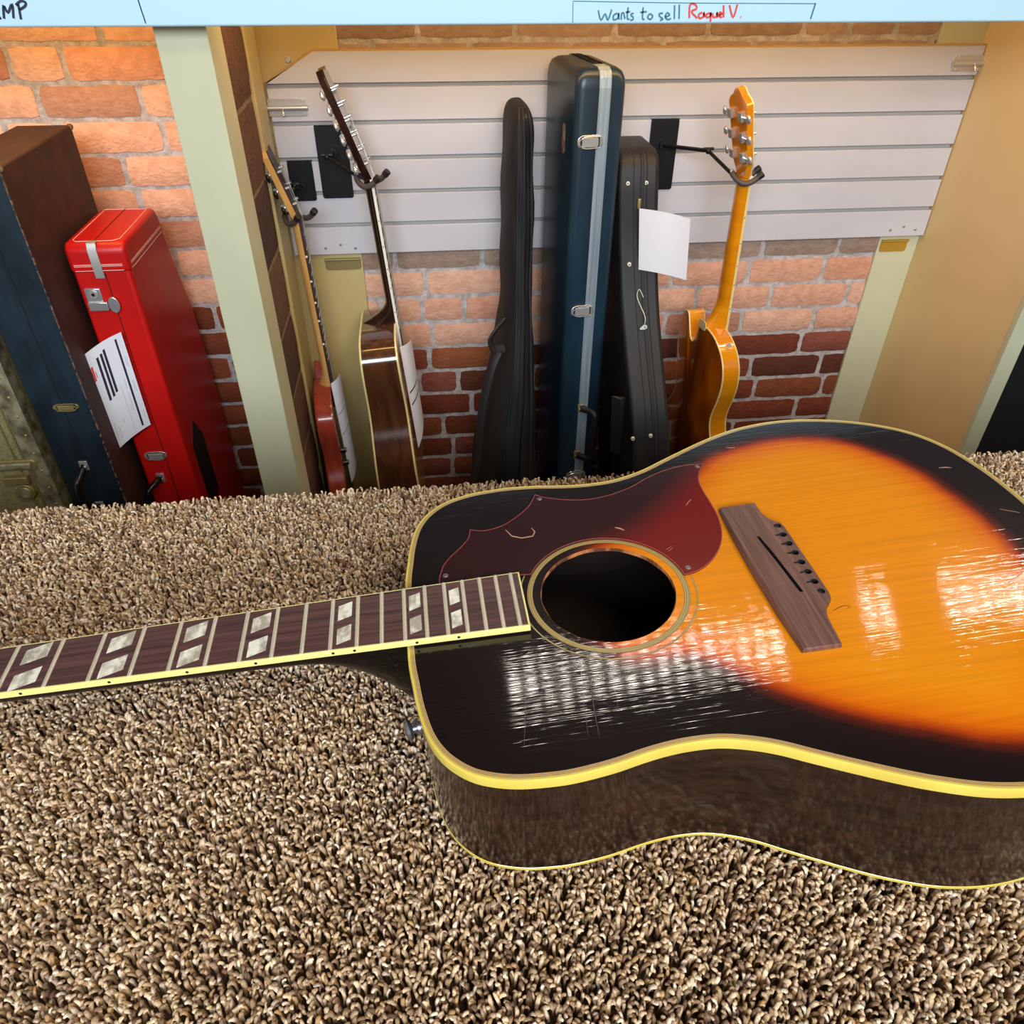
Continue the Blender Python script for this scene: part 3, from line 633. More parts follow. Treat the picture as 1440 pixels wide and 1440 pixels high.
marks('scratches', [(.0002, [(937,620),(934,740),(930,838)]), (.0003, [(1218,520),(1238,680),(1262,806)]), (.0002, [(1182,510),(1195,670),(1212,795)]), (.0002, [(1310,500),(1348,690)]), (.0002, [(1052,600),(1058,670)])], 'scratch_dim', SB, .00022, .31944, 440, 780)
marks('finish_crack', [(.0003, [(600,872),(625,858),(650,850),(676,851),(660,864)])], 'crack_dark', SB, .00022, .31944, 980, 580)

# ================================================================ HANGERS
def hanger(px0, px1, py0, py1, yoke, lab, ydir, Yw=1.9575, elbow=None):
    a = W(px0, py1, Yw); b = W(px1, py0, Yw); xc = (a.x+b.x)/2
    T = thing('guitar_hanger', lab, 'guitar hanger', (xc, Yw, a.z), 'guitar hangers on the slatwall')
    m = MB(); m.prism(roundrect(a.x, b.x, a.z, b.z, .006), lambda p, q, d: (p, d, q), Yw-.002, Yw); m.box(a.x, b.x, Yw-.002, Yw+.008, b.z-.002, b.z); m.build('back_plate', 'black_steel', T, bevel=.0006)
    y = Vector(yoke); base = Vector((xc, Yw-.004, b.z-.055)); yd = Vector(ydir).normalized()
    st = y - yd*.03
    el = Vector(elbow) if elbow else base.lerp(st, .55)
    m = MB(); m.disc(base+Vector((0, .002, 0)), (0, -1, 0), .011, .01, 16); m.tube([base, base+Vector((0, -.012, 0)), el], .0045, 10); m.tube([el, st], .004, 10); m.build('arm', 'black_steel', T, smooth=True)
    m = MB(); m.ball(el, .0075, 8); m.tube([el+Vector((-.012, 0, .004)), el+Vector((.012, 0, .004))], .0035, 8); m.build('clamp_knob', 'black_steel', T, smooth=True)
    sd = yd.cross(Vector((0, 0, 1))).normalized(); m = MB()
    m.tube([st, st+yd*.006], .007, 12); m.build('collar', 'metal', T, smooth=True)
    for s in (-1, 1):
        P = [st+yd*.004+sd*s*.004, st+yd*.012+sd*s*.016-Vector((0, 0, .008)), st+yd*.030+sd*s*.0265-Vector((0, 0, .0165)), st+yd*.048+sd*s*.027-Vector((0, 0, .012)), st+yd*.062+sd*s*.0265+Vector((0, 0, 0))]
        P = [Vector(q) for q in catmull([tuple(p) for p in P], 5)]
        m = MB(); m.tube(P, .0062, 12); g_ = m.build('yoke_arm', 'grey_rubber', T, smooth=True)
        e = (P[-1]-P[-2]).normalized(); m = MB(); m.tube([P[-1]-e*.003, P[-1]+e*.009, P[-1]+e*.0105], [.0078, .0078, .005], 14); m.build('end_cap', 'black_rubber', g_, smooth=True)
# local frames of hanging instruments: X front normal, Z up (body hangs down)
def frame(pos, yawd, leanx=0, leany=0):
    return Matrix.Translation(pos) @ Matrix.Rotation(math.radians(leany), 4, 'X') @ Matrix.Rotation(math.radians(leanx), 4, 'Y') @ Matrix.Rotation(math.radians(yawd), 4, 'Z')
# in the frame: x = towards the soundboard, y = away from camera, z = up, origin = neck/body join on the soundboard plane
def body(T, M, half_near, half_far, tk0, tk1, side_m, back_m, top_m, bind_m, blen, bw=.0028):
    P = [(-v, -u) for u, v in half_near]; Q = [(v, -u) for u, v in half_far]
    out = resample(catmull(P+Q[::-1], 5, True), 200)
    tk = lambda z: tk0+(tk1-tk0)*min(1, -z/blen)
    def R(d, f): return [M @ Vector((f(p[1]), p[0], p[1])) for p in offset(out, d)]
    m = MB(); m.loft([R(.0004, lambda z: -bw), R(.0004, lambda z: -tk(z)+bw)], True, False); m.build('side', side_m, T, smooth=True)
    m = MB(); m.loft([R(.002, lambda z: -.0002), R(.03, lambda z: .0006)]); m.add(R(.03, lambda z: .0006), [tuple(range(200))]); m.build('soundboard', top_m, T, smooth=True)
    m = MB(); rr = []
    for k in range(8):
        q = k/8; c = out.mean(0); rr.append([M @ Vector((-tk(p[1])-.011*math.sin(q*PI/2), *(c+(p-c)*(1-q)))) for p in offset(out, .0022)])
    m.loft(rr); m.build('back', back_m, T, smooth=True)
    for nm_, f0 in (('binding', lambda z, e: -e), ('back_binding', lambda z, e: -tk(z)+e)):
        m = MB(); m.loft([R(.0025, lambda z: f0(z, -.0003)), R(.0004, lambda z: f0(z, -.0002)), R(0, lambda z: f0(z, .0004)), R(0, lambda z: f0(z, bw)), R(.0006, lambda z: f0(z, bw+.0002))], True, False); m.build(nm_, bind_m, T, smooth=True)
    return out, tk
def neck(T, M, ln, w0, w1, neck_m, fb_m, bind_m, heel_d, hang, hsl, hs_out, hs_m, hs_top, tuners, back_off=.0, over=.08, face_m=None, tdist=.02, dots=True, heel_l=.06):
    # neck shaft, z from 0 (join) to ln (nut)
    m = MB(); rings = []
    for k in range(26):
        z = -.005+(ln+.005)*k/25; q = z/ln; w = (w1+(w0-w1)*q)/2; h = max(0, 1-z/heel_l); d = .017+(heel_d-.017)*h**2.0; xs = back_off
        rings.append([M @ Vector((xs-d*math.sin(a)**.8, w*math.cos(a)*(1-.35*h*math.sin(a)), z)) for a in np.linspace(0, PI, 13)])
    m.loft(rings); m.build('neck', neck_m, T, smooth=True)
    m = MB(); m.loft([[M @ Vector((back_off+x, s*((w1+(w0-w1)*(z/ln))/2-.0012), z)) for x, s in ((.0, -1), (.006, -1), (.006, 1), (.0, 1))] for z in (-over, ln)]); f = m.build('fingerboard', fb_m, T)
    if bind_m:
        m = MB()
        for s in (-1, 1): m.loft([[M @ Vector((back_off+x, s*((w1+(w0-w1)*(z/ln))/2+y), z)) for x, y in ((.0, -.0012), (.0062, -.0012), (.0062, .0002), (.0, .0002))] for z in (-over, ln)])
        m.build('fingerboard_binding', bind_m, f)
    for n_ in range(1, 15):
        z = ln-.629*(1-2**(-n_/12)); 
        if z < -over: break
        w = (w1+(w0-w1)*(z/ln))/2; m = MB(); m.tube([M @ Vector((back_off+.0065, -w, z)), M @ Vector((back_off+.0065, w, z))], .0009, 6); m.build('fret', 'fret_nickel', f)
    if dots:
        for n_ in (3, 5, 7, 9, 12):
            z = ln-.629*(1-2**(-(n_-.5)/12)); w = (w1+(w0-w1)*(z/ln))/2
            m = MB(); m.disc(M @ Vector((back_off+.003, -w-.0002, z)), M.to_3x3() @ Vector((0, -1, 0)), .0012 if dots is True else .0028, .0006, 8); m.build('side_dot', 'hole_black' if dots is True else 'pearl_bright', f)
    m = MB(); p0 = [M @ Vector((back_off+x, y, z)) for x, y, z in ()]
    m.box(back_off-.001, back_off+.0085, -w0/2, w0/2, ln, ln+.005, M); m.build('nut', 'white_binding', T)
    HM = M @ Matrix.Translation((back_off+.002, 0, ln+.003)) @ Matrix.Rotation(math.radians(-hang), 4, 'Y')
    m = MB(); m.prism(hs_out, lambda p, q, x: HM @ Vector((x, q, p)), -.014, 0); hs = m.build('headstock', hs_m, T, bevel=.001)
    if face_m:
        m = MB(); m.prism(hs_out, lambda p, q, x: HM @ Vector((x, q, p)), .0, .0022); m.build('headstock_veneer', face_m, hs)
    if hs_top:
        m = MB(); zt = max(p[0] for p in hs_out); m.box(-.0145, .0005, -.02, .02, zt-.012, zt+.0008, HM)
    for (z, y, s) in tuners:
        m = MB(); m.tube([HM @ Vector((-.001, y, z)), HM @ Vector((.010, y, z)), HM @ Vector((.0102, y, z)), HM @ Vector((.013, y, z))], [.0032, .0032, .0022, .0026], 10)
        m.box(-.0235, -.014, y-.008, y+.008, z-.009, z+.009, HM); ye = y+s*tdist
        m.tube([HM @ Vector((-.018, y, z)), HM @ Vector((-.018, ye, z))], .002, 8)
        tn = m.build('tuner', 'chrome', hs, smooth=True)
        m = MB(); c = HM @ Vector((-.018, ye+s*.006, z)); rr = []
        for k in range(1, 8):
            a = PI*k/8; rr.append([HM @ Vector((-.018+math.cos(b)*.0048*math.sin(a), ye+s*.001+s*.0072*(1-math.cos(a)), z+math.sin(b)*.0098*math.sin(a))) for b in np.linspace(0, 2*PI, 12, endpoint=False)])
        m.loft(rr); m.build('tuner_button', 'chrome' if hs_m != 'maple' else 'knob_dark', tn, smooth=True)
    m = MB()
    nst = len(tuners)
    for i, (z, y, s) in enumerate(tuners):
        yy = (-.5+(i+.5)/nst)*w0*.8; m.tube([HM @ Vector((.009, y, z)), M @ Vector((back_off+.0088, yy, ln+.003)), M @ Vector((back_off+.0095, yy*1.25, 0)), M @ Vector((.012, yy*1.45, -over-.1))], .0005, 4)
    m.build('strings', 'metal', T, smooth=True)
    return HM
def sheet(name, label, corners, bulge, mt='paper', thick=.0003, n=8, group=None, T=None):
    a, b, c, d = [Vector(p) for p in corners]; bl = Vector(bulge); m = MB(); rings = []       # a top-left, b top-right, c bottom-right, d bottom-left
    for k in range(n+1):
        q = k/n; o = bl*math.sin(q*PI)*1.0; A = a.lerp(b, q)+o; B = d.lerp(c, q)+o; nn = (b-a).cross(d-a).normalized()*thick
        rings.append([A, B, B+nn, A+nn])
    m.loft(rings); t_ = thing(name, label, 'paper', tuple(d), group); sh = m.build('sheet', mt, t_, smooth=True)
    def pt(q, r_, lift=.0006):
        o = bl*math.sin(q*PI); nn = (b-a).cross(d-a).normalized(); nn = nn if nn.y < 0 else -nn
        return a.lerp(b, q).lerp(d.lerp(c, q), r_)+o+nn*lift
    return t_, sh, pt
def patch(m, pt, q0, q1, r0_, r1_, n=4):
    m.loft([[pt(q0+(q1-q0)*k/n, r0_, .0006), pt(q0+(q1-q0)*k/n, r1_, .0006), pt(q0+(q1-q0)*k/n, r1_, .0001), pt(q0+(q1-q0)*k/n, r0_, .0001)] for k in range(n+1)])

sc_ = lambda L_: [(a/1000, b/1000) for a, b in L_]
DREAD = sc_([(0,0),(0,25),(1,60),(8,100),(24,128),(50,143),(90,147),(130,142),(170,137),(215,143),(260,165),(310,187),(360,196),(410,190),(455,165),(485,120),(497,60),(500,0)])
JAZZN = sc_([(0,0),(0,12),(0,26),(8,62),(30,100),(62,124),(104,132),(150,124),(192,110),(225,106),(262,122),(310,160),(355,178),(405,176),(450,150),(480,100),(490,50),(492,0)])
JAZZF = sc_([(0,0),(2,14),(10,26),(42,36),(62,48),(60,64),(32,78),(4,92),(0,108),(16,122),(60,132),(104,133),(150,124),(192,112),(225,110),(262,124),(310,160),(355,178),(405,176),(450,150),(480,100),(490,50),(492,0)])
# --- amber archtop-style electric, right
M = frame((.735, 1.765, -.290), 8, -1, 0)
T = thing('electric_guitar', 'amber hollow-body electric guitar with cutaway hanging by its neck at right of the slatwall', 'guitar', M)
body(T, M, JAZZN, JAZZF, .046, .050, 'amber_side', 'amber_back', 'amber_back', 'cream_binding', .49, .003)
hs = sc_([(0,20),(14,22),(34,33),(90,37),(150,41),(157,41),(166,33),(173,20),(184,10),(187,0)]); hs = hs+[(a, -b) for a, b in hs[-2::-1]]
tn = [(.050+.042*i, s*.024, s) for i in range(3) for s in (-1, 1)]
neck(T, M, .355, .043, .054, 'amber_side', 'fretboard_dark', 'cream_binding', .050, 13, .18, hs, 'amber_side', False, tn, .0, .09, 'cream_binding', .022, True, .075)
m = MB(); m.disc(M @ Vector((-.022, -.088, -.020)), M.to_3x3() @ Vector((0, -.7, .7)), .005, .010, 14); m.build('strap_button', 'chrome', T, smooth=True)
m = MB(); m.prism(roundrect(-.018, .018, -.012, .012, .008), lambda p, q, d: M @ Vector((-.0505-d, p, q+.004)), .0, .002); m.build('heel_cap', 'cream_binding', T, bevel=.0005)
hanger(906, 956, 167, 267, tuple(M @ Vector((-.006, 0, .364))), 'black metal hanger with rubber yoke holding the amber guitar', (1, -.25, 0), elbow=W(996, 212, 1.85))
# --- brown twelve-string dreadnought
M = frame((-.090, 1.835, -.272), 0, -4.5, 0)
T = thing('acoustic_guitar', 'dark brown twelve-string acoustic guitar with cream binding hanging edge-on from the slatwall', 'guitar', M)
body(T, M, DREAD, DREAD, .090, .112, 'brown_side', 'brown_side', 'spruce', 'cream_binding', .5, .0045)
hs = sc_([(0,22),(18,26),(40,32),(130,34),(214,36),(230,24),(224,0)]); hs = hs+[(a, -b) for a, b in hs[-2::-1]]
tn = [(.036+.0305*i, s*.022, s) for i in range(6) for s in (-1, 1)]
neck(T, M, .334, .047, .056, 'dark_neck', 'fretboard_dark', 'white_binding', .082, 15, .21, hs, 'dark_neck', False, tn, .0, .08, 'dark_neck', .018, True, .055)
hanger(455, 486, 176, 279, tuple(M @ Vector((-.006, 0, .342))), 'black metal hanger with rubber yoke holding the dark brown twelve-string guitar', (.93, -.36, 0), elbow=W(460, 221, 1.88))
b0 = [W(556, 468, 1.66), W(575, 478, 1.66), W(590, 600, 1.66), W(585, 640, 1.66)]
t_, sh, pt = sheet('price_sheet', 'white price sheet hanging on the front of the dark brown twelve-string guitar', [tuple(M @ Vector(q)) for q in ((.006, -.10, -.03), (.034, -.06, -.03), (.030, -.05, -.27), (.008, -.11, -.32))], (.004, -.004, 0))
m = MB(); patch(m, pt, .1, .9, .44, .455); patch(m, pt, .1, .9, .56, .575); m.build('printed_line', 'print_black', sh)
# --- red mahogany solid body at the left
SOL = sc_([(0,0),(0,20),(4,28),(-12,50),(-22,80),(-14,112),(12,134),(60,140),(110,124),(150,117),(190,126),(240,152),(290,166),(340,160),(380,130),(400,70),(404,0)])
SOLF = sc_([(0,0),(0,20),(30,34),(34,56),(4,78),(-14,94),(-8,118),(20,134),(60,138),(110,124),(150,117),(190,126),(240,152),(290,166),(340,160),(380,130),(400,70),(404,0)])
SOL = sc_([(0,0),(0,20),(2,40),(8,70),(22,98),(48,120),(90,128),(130,120),(160,115),(195,124),(240,150),(290,164),(340,158),(380,130),(400,70),(404,0)])
M = frame((-.277, 1.85, -.446), 4, -2, 0)
T = thing('electric_guitar', 'reddish solid-body guitar with pale maple headstock hanging beside the brick pier at left', 'guitar', M)
body(T, M, SOL, SOLF, .044, .046, 'mahogany_red', 'mahogany_red', 'mahogany_red', 'mahogany_red', .4, .006)
hs = sc_([(0,21),(16,26),(50,30),(100,33),(140,37),(152,30),(149,0)]); hs = hs+[(a, -b) for a, b in hs[-2::-1]]
tn = [(.032+.036*i, s*.020, s) for i in range(3) for s in (-1, 1)]
neck(T, M, .425, .042, .056, 'maple', 'fretboard_dark', None, .030, 15, .19, hs, 'maple', False, tn, .0, .06, 'fretboard_dark', .020, 2, .05)
hanger(412, 438, 226, 283, tuple(M @ Vector((-.006, 0, .434))), 'short black metal hanger with rubber yoke holding the reddish solid-body guitar', (.8, -.6, 0), elbow=(-.30, 1.92, .03))
for z in (-.16, -.20):
    m = MB(); m.disc(M @ Vector((.0, -.09, z)), M.to_3x3() @ Vector((1, 0, 0)), .009, .014, 14, .007); m.build('volume_knob', 'knob_dark', T, smooth=True)
t_, sh, pt = sheet('price_sheet', 'white price sheet hanging on the front of the reddish solid-body guitar', [tuple(M @ Vector(q)) for q in ((.006, -.07, .03), (.030, -.04, .04), (.030, -.04, -.24), (.010, -.075, -.28))], (.003, -.004, 0))
m = MB(); patch(m, pt, .1, .9, .3, .31); patch(m, pt, .1, .9, .5, .51); m.build('printed_line', 'print_grey', sh)

# ================================================================ CASES
def latch(T, c, n=(0, -1, 0), side=(1, 0, 0), w=.040, h=.020, mt='chrome'):
    c = Vector(c); n = Vector(n).normalized(); s = Vector(side).normalized(); u = s.cross(n).normalized()*-1
    F = lambda p, q, d: c+s*p+u*q+n*d
    out = [(w/2*math.cos(a)*(1 if math.cos(a) > 0 else 1), h/2*math.sin(a)) for a in np.linspace(0, 2*PI, 24, endpoint=False)]
    out = [(max(-w/2, min(w/2, p*1.08)), max(-h*.42, min(h*.42, q))) for p, q in out]
    m = MB(); m.prism(out, F, 0, .0025); pl = m.build('latch', mt, T, bevel=.0006)
    m = MB(); m.prism(roundrect(-w*.30, w*.34, -h*.30, h*.30, h*.12), F, .0025, .007); mk = MB(); mk.prism(roundrect(-w*.36, w*.40, -h*.36, h*.36, h*.14), F, .0025, .0031); mk.build('latch_recess', 'black_steel', pl); lv = m.build('latch_lever', 'metal' if mt == 'chrome' else mt, pl, bevel=.0012)
    m = MB(); P = [F(-w*.36, -h*.33, .006), F(w*.18, -h*.36, .008), F(w*.40, -h*.2, .008), F(w*.44, 0, .008), F(w*.40, h*.2, .008), F(w*.18, h*.36, .008), F(-w*.36, h*.33, .006)]; m.tube([Vector(q) for q in catmull([tuple(p) for p in P], 4)], .0011, 6)
    m.build('latch_loop', mt, pl, smooth=True)
def handle(T, P, r, mt='black_plastic', ends='chrome'):
    P = [Vector(q) for q in catmull([tuple(p) for p in P], 6)]; m = MB(); m.tube(P, r, 12); h_ = m.build('handle', mt, T, smooth=True)
    for e in (P[0], P[-1]):
        m = MB(); m.box(e.x-.009, e.x+.009, e.y-.001, e.y+.005, e.z-.012, e.z+.012); m.tube([e+Vector((-.007, -.004, 0)), e+Vector((.007, -.004, 0))], .004, 8); m.build('handle_mount', ends, h_, bevel=.001)
def slab_case(T, x0, x1, prof, mats, rnd=.008, name='body', seg=3):
    # prof: (Y,Z) outline of the broad side
    m = MB(); m.prism(prof, lambda p, q, x: (x, p, q), x0, x1); return m.build(name, mats, T, bevel=rnd, seg=seg)
def vseam(T, x, prof_front, w=.0012, mt='seam_black', name='seam', out=.0006):
    m = MB(); m.loft([[Vector((x-w, y-out, z)), Vector((x+w, y-out, z)), Vector((x+w, y+.001, z)), Vector((x-w, y+.001, z))] for y, z in prof_front]); return m.build(name, mt, T)
F0 = FLOOR
# tarnished metal-bound case, far left
t = thing('flight_case', 'tarnished olive and brass metal-bound case standing at the far left edge', 'case', (-.92, 1.6, F0))
tx0, tx1, ty = -1.01, -.853, 1.47
slab_case(t, tx0, tx1, [(ty, F0), (ty, -.02), (1.9, -.02), (1.9, F0)], 'tweed', .004)
m = MB(); m.box(tx1-.034, tx1+.0015, ty-.0025, ty+.03, F0, -.015); m.box(tx0, tx1+.0015, ty-.0025, ty+.03, -.045, -.0175); tr = m.build('edge_binding', 'tarnish', t, bevel=.001)
for z in np.arange(-.07, -.85, -.045):
    m = MB(); m.ball((tx1-.012, ty-.0025, z), .0032, 8, (1, .6, 1)); m.build('rivet', 'old_brass', tr, smooth=True)
m = MB(); m.box(tx1-.040, tx1-.0365, ty-.004, ty+.002, F0, -.045); m.box(tx1-.056, tx1-.053, ty-.004, ty+.002, F0, -.045); m.build('valance', 'old_brass', t, bevel=.0008)
lz = W(20, 655, ty).z
m = MB(); m.prism(roundrect(-.96, -.868, lz-.010, lz+.016, .009), lambda p, q, d: (p, d, q), ty-.006, ty-.001); l_ = m.build('latch', 'old_brass', t, bevel=.002)
m = MB(); m.prism(roundrect(-.95, -.878, lz-.004, lz+.010, .005), lambda p, q, d: (p, d, q), ty-.011, ty-.005); m.build('latch_bar', 'tarnish', l_, bevel=.002)
m = MB(); m.box(-.945, -.895, ty-.016, ty-.001, lz-.040, lz-.022); m.disc((-.912, ty-.002, lz-.062), (0, -1, 0), .02, .012, 20); m.m = 1; m.disc((-.912, ty-.013, lz-.062), (0, -1, 0), .014, .004, 20); m.build('lock', ['old_brass', 'tarnish'], t, bevel=.0015)
# worn brown / black case
t = thing('guitar_case', 'tall worn guitar case with dark blue-black front and brown side, scuffed corners', 'guitar case', (-.78, 1.68, F0))
bx0, bx1, by0, by1, bz_ = -.842, -.731, 1.50, 1.86, .178
m = MB(); m.box(bx0, bx1, by0, by1, F0, bz_); m.build('body', 'brown_vinyl', t, bevel=.004)
m = MB(); m.box(bx0-.001, bx1+.001, by0-.004, by0+.002, F0, bz_-.004); fp = m.build('front_covering', 'blue_vinyl', t, bevel=.002); tag(fp, 'dark blue-black vinyl front')
m = MB(); random.seed(5)
for k in range(60):
    z = F0+(bz_-F0)*k/60+.01; w = random.uniform(.0006, .0018); m.box(bx1-.0006, bx1+w*.9, by0-.005, by0-.003+w*1.5, z, z+random.uniform(.006, .018))
for cx, cy in ((bx1, by0), (bx1, by1), (bx0, by0)): m.ball((cx-.003*(1 if cx > -.8 else -1), cy+(.003 if cy < 1.6 else -.003), bz_-.004), .009, 7, (.8, .8, .7))
m.build('scuffed_edge', 'worn_edge', t)
vseam(t, -.783, [(by0-.004, F0), (by0-.004, bz_-.004)], .0011)
latch(t, W(93, 572, by0-.004), w=.052, h=.018, mt='old_brass')
p = W(118, 655, by0-.006); q = W(135, 705, by0-.006)
handle(t, [p, p+Vector((-.004, -.012, -.008)), p+Vector((-.012, -.034, -.03)), p+Vector((-.012, -.036, -.075)), p+Vector((-.004, -.012, -.104)), p+Vector((0, 0, -.112))], .0068, 'black_plastic', 'metal')
m = MB(); m.prism([(.0, .02), (.012, .012), (.014, -.014), (.0, -.02), (-.01, 0)], lambda p_, q_, d: (bx0+.026+p_, d, W(2, 290, by0).z+q_), by0-.007, by0-.003); m.build('corner_plate', 'tarnish', t, bevel=.0008)
# red case
t = thing('guitar_case', 'bright red guitar case with white stitched lid end and chrome latches', 'guitar case', (-.66, 1.73, F0))
rx0, rx1, ry0, rz = -.716, -.604, 1.60, .010
prof = [(ry0, F0), (ry0, rz-.012), (ry0+.012, rz), (1.835, rz), (1.848, rz-.02), (1.93, -.25), (1.96, -.5), (1.96, F0)]
slab_case(t, rx0, rx1, prof, 'red_vinyl', .012, seg=4)
m = MB(); m.prism([(ry0-.0025, rz-.058), (ry0-.0025, rz-.010), (ry0+.010, rz+.0025), (1.836, rz+.0025), (1.851, rz-.02), (1.862, rz-.058)], lambda p_, q_, x: (x, p_, q_), rx0-.0025, rx1+.0025); cap = m.build('end_cap', 'red_vinyl', t, bevel=.012, seg=4)
m = MB()
def loopline(P, r=.0008): m.tube([Vector(p) for p in P], r, 5)
for dz in (.052, .043, .040):
    z = rz-dz; e = .0031
    loopline([(rx0-e, ry0+.08, z), (rx0-e, ry0+.012, z), (rx0+.008, ry0-e, z), (rx1-.012, ry0-e, z), (rx1+e*.6, ry0+.010, z), (rx1+e, ry0+.03, z), (rx1+e, 1.84, z)])
z = rz+.0026; loopline([(rx0+.012, 1.83, z), (rx0+.012, ry0+.022, z), (rx0+.02, ry0+.012, z), (rx1-.022, ry0+.012, z), (rx1-.010, ry0+.024, z), (rx1-.010, 1.825, z), (rx0+.012, 1.83, z)])
m.build('stitching', 'white_stitch', cap)
m = MB(); m.box(-.662, -.6605, ry0+.012, 1.835, rz+.002, rz+.0031); m.box(-.6545, -.653, ry0-.0011, ry0+.001, F0, rz-.058); m.build('seam', 'seam_black', t)
m = MB(); P = [(-.664, ry0+.014, rz+.003), (-.664, ry0+.002, rz+.001), (-.664, ry0-.0035, rz-.012), (-.664, ry0-.0035, rz-.068)]
m.loft([[Vector((p[0]-.009, p[1], p[2])), Vector((p[0]+.009, p[1], p[2])), Vector((p[0]+.009, p[1]-.0016, p[2]+.001)), Vector((p[0]-.009, p[1]-.0016, p[2]+.001))] for p in P]); m.build('top_clasp', 'metal', t, bevel=.0006)
c = W(137, 421, ry0); m = MB(); m.box(c.x-.019, c.x+.012, ry0-.004, ry0+.001, c.z-.016, c.z+.024); m.box(c.x-.019, c.x+.020, ry0-.009, ry0-.003, c.z-.022, c.z-.004); lk = m.build('key_latch', 'chrome', t, bevel=.0015)
m = MB(); m.disc((c.x-.003, ry0-.004, c.z+.012), (0, -1, 0), .009, .002, 18); m.m = 1; m.disc((c.x-.003, ry0-.006, c.z+.012), (0, -1, 0), .0035, .001, 12); m.build('lock_ring', ['metal', 'black_steel'], lk, bevel=.0006)
m = MB(); m.prism([(.011*math.cos(a), .017*math.sin(a)) for a in np.linspace(0, 2*PI, 20, endpoint=False)], lambda p_, q_, d: (c.x+.033+p_, d, c.z-.010+q_), ry0-.010, ry0-.006); m.build('thumb_tab', 'chrome', lk, bevel=.0012)
latch(t, W(219, 640, ry0), w=.052, h=.024)
p = W(226, 672, ry0-.004)
handle(t, [p, p+Vector((-.006, -.016, 0)), p+Vector((-.024, -.040, -.018)), p+Vector((-.024, -.042, -.065)), p+Vector((-.008, -.016, -.092)), p+Vector((-.002, 0, -.096))], .0072)
m = MB(); b_ = W(293, 652, 1.70); m.prism([(1.655, -.50), (1.70, -.455), (1.745, -.52), (1.75, -.70), (1.66, -.70)], lambda p_, q_, x: (x, p_, q_), rx1-.001, rx1+.0012); m.build('side_patch', 'black_vinyl', t)
# invoice hanging between the two cases
t_, sh, pt = sheet('invoice_sheet', 'printed white invoice with dark bars taped onto the front of the red case', [W(114.5, 502, 1.555), W(170, 467, 1.585), W(212, 597, 1.585), W(160.5, 638, 1.555)], (0, .006, .003))
m = MB()
for q0, q1, r0_, r1_ in ((.27, .325, .1, .53), (.37, .425, .09, .52), (.455, .51, .07, .50), (.79, .84, .04, .96)): patch(m, pt, q0, q1, r0_, r1_)
m.build('printed_bar', 'print_black', sh)
m = MB(); patch(m, pt, .10, .15, .14, .28); patch(m, pt, .17, .185, .2, .26); m.build('printed_heading', 'print_red', sh)
m = MB(); patch(m, pt, .60, .605, .45, .98)
random.seed(2)
for k in range(16):
    q0 = random.choice([.2, .24, .28, .34, .42, .68, .72, .9, .93]); r0_ = random.uniform(.1, .85) if q0 > .6 else random.uniform(.72, .88); patch(m, pt, q0, q0+.006, r0_, min(r0_+random.uniform(.04, .12), .97), 1)
m.build('fine_print', 'print_grey', sh)
# blue-black moulded case, rotated a little
CM = Matrix.Translation((.318, 1.70, F0)) @ Matrix.Rotation(math.radians(7), 4, 'Z')
t = thing('guitar_case', 'tallest case, dark blue-black moulded shell with a bright aluminium seam strip and three latches', 'guitar case', CM)
H = .290-F0; w_ = .108; d_ = .235; rings = []
sec = lambda k, e: [CM @ Vector((p, q, k)) for p, q in roundrect(0+e, w_-e, 0+e, d_-e, .018, 5)]
zz = [(0, 0), (H-.035, 0), (H-.018, .002), (H-.007, .007), (H-.001, .016), (H, .028)]
m = MB(); m.loft([sec(a, b) for a, b in zz]); m.build('shell', 'case_blue', t, smooth=True, angle=50)
m = MB(); sx = .060; zp = [(-.0022, 0), (-.0022, H-.034), (.000, H-.016), (.006, H-.004), (.018, H+.0014), (.05, H+.002), (d_-.02, H+.002)]
for a, b in ((-.0125, -.004), (-.0032, .0032), (.004, .0125)):
    m.loft([[CM @ Vector((sx+a, y, z)), CM @ Vector((sx+b, y, z)), CM @ Vector((sx+b, y+.004, z-.002)), CM @ Vector((sx+a, y+.004, z-.002))] for y, z in zp])
m.loft([[CM @ Vector((sx-.0125, y+.0008, z)), CM @ Vector((sx+.0125, y+.0008, z)), CM @ Vector((sx+.0125, y+.004, z-.002)), CM @ Vector((sx-.0125, y+.004, z-.002))] for y, z in zp])
m.build('seam_strip', 'alu', t)
nn = CM.to_3x3() @ Vector((0, -1, 0)); ss = CM.to_3x3() @ Vector((1, 0, 0))
def onfront(x, y): 
    p = W(x, y, 1.706); return CM @ Vector((((CM.inverted() @ p).x), -.002, (CM.inverted() @ p).z))
for x, y in ((829, 199), (818, 436), (809, 667)): latch(t, onfront(x, y), nn, -ss, .056, .032, 'chrome')
a = onfront(817, 574); b = onfront(811, 663-24)
hp = [a, a+nn*.012+ss*.012, a+nn*.030+ss*.026-Vector((0, 0, .004)), a+nn*.034+ss*.028-Vector((0, 0, .030)), b+nn*.034+ss*.028+Vector((0, 0, .024)), b+nn*.030+ss*.024+Vector((0, 0, .003)), b+nn*.012+ss*.010, b]
handle(t, hp, .0085, 'black_vinyl', 'old_brass')
# wear groove on the left face
m = MB(); p0 = CM @ Vector((-.0008, .07, H-.13)); m.prism(roundrect(-.009, .009, -.03, .03, .008), lambda p_, q_, d: CM @ Vector((d, .075+p_, H-.14+q_)), -.0012, .001); m.build('side_grip', 'worn_edge', t, bevel=.0006)
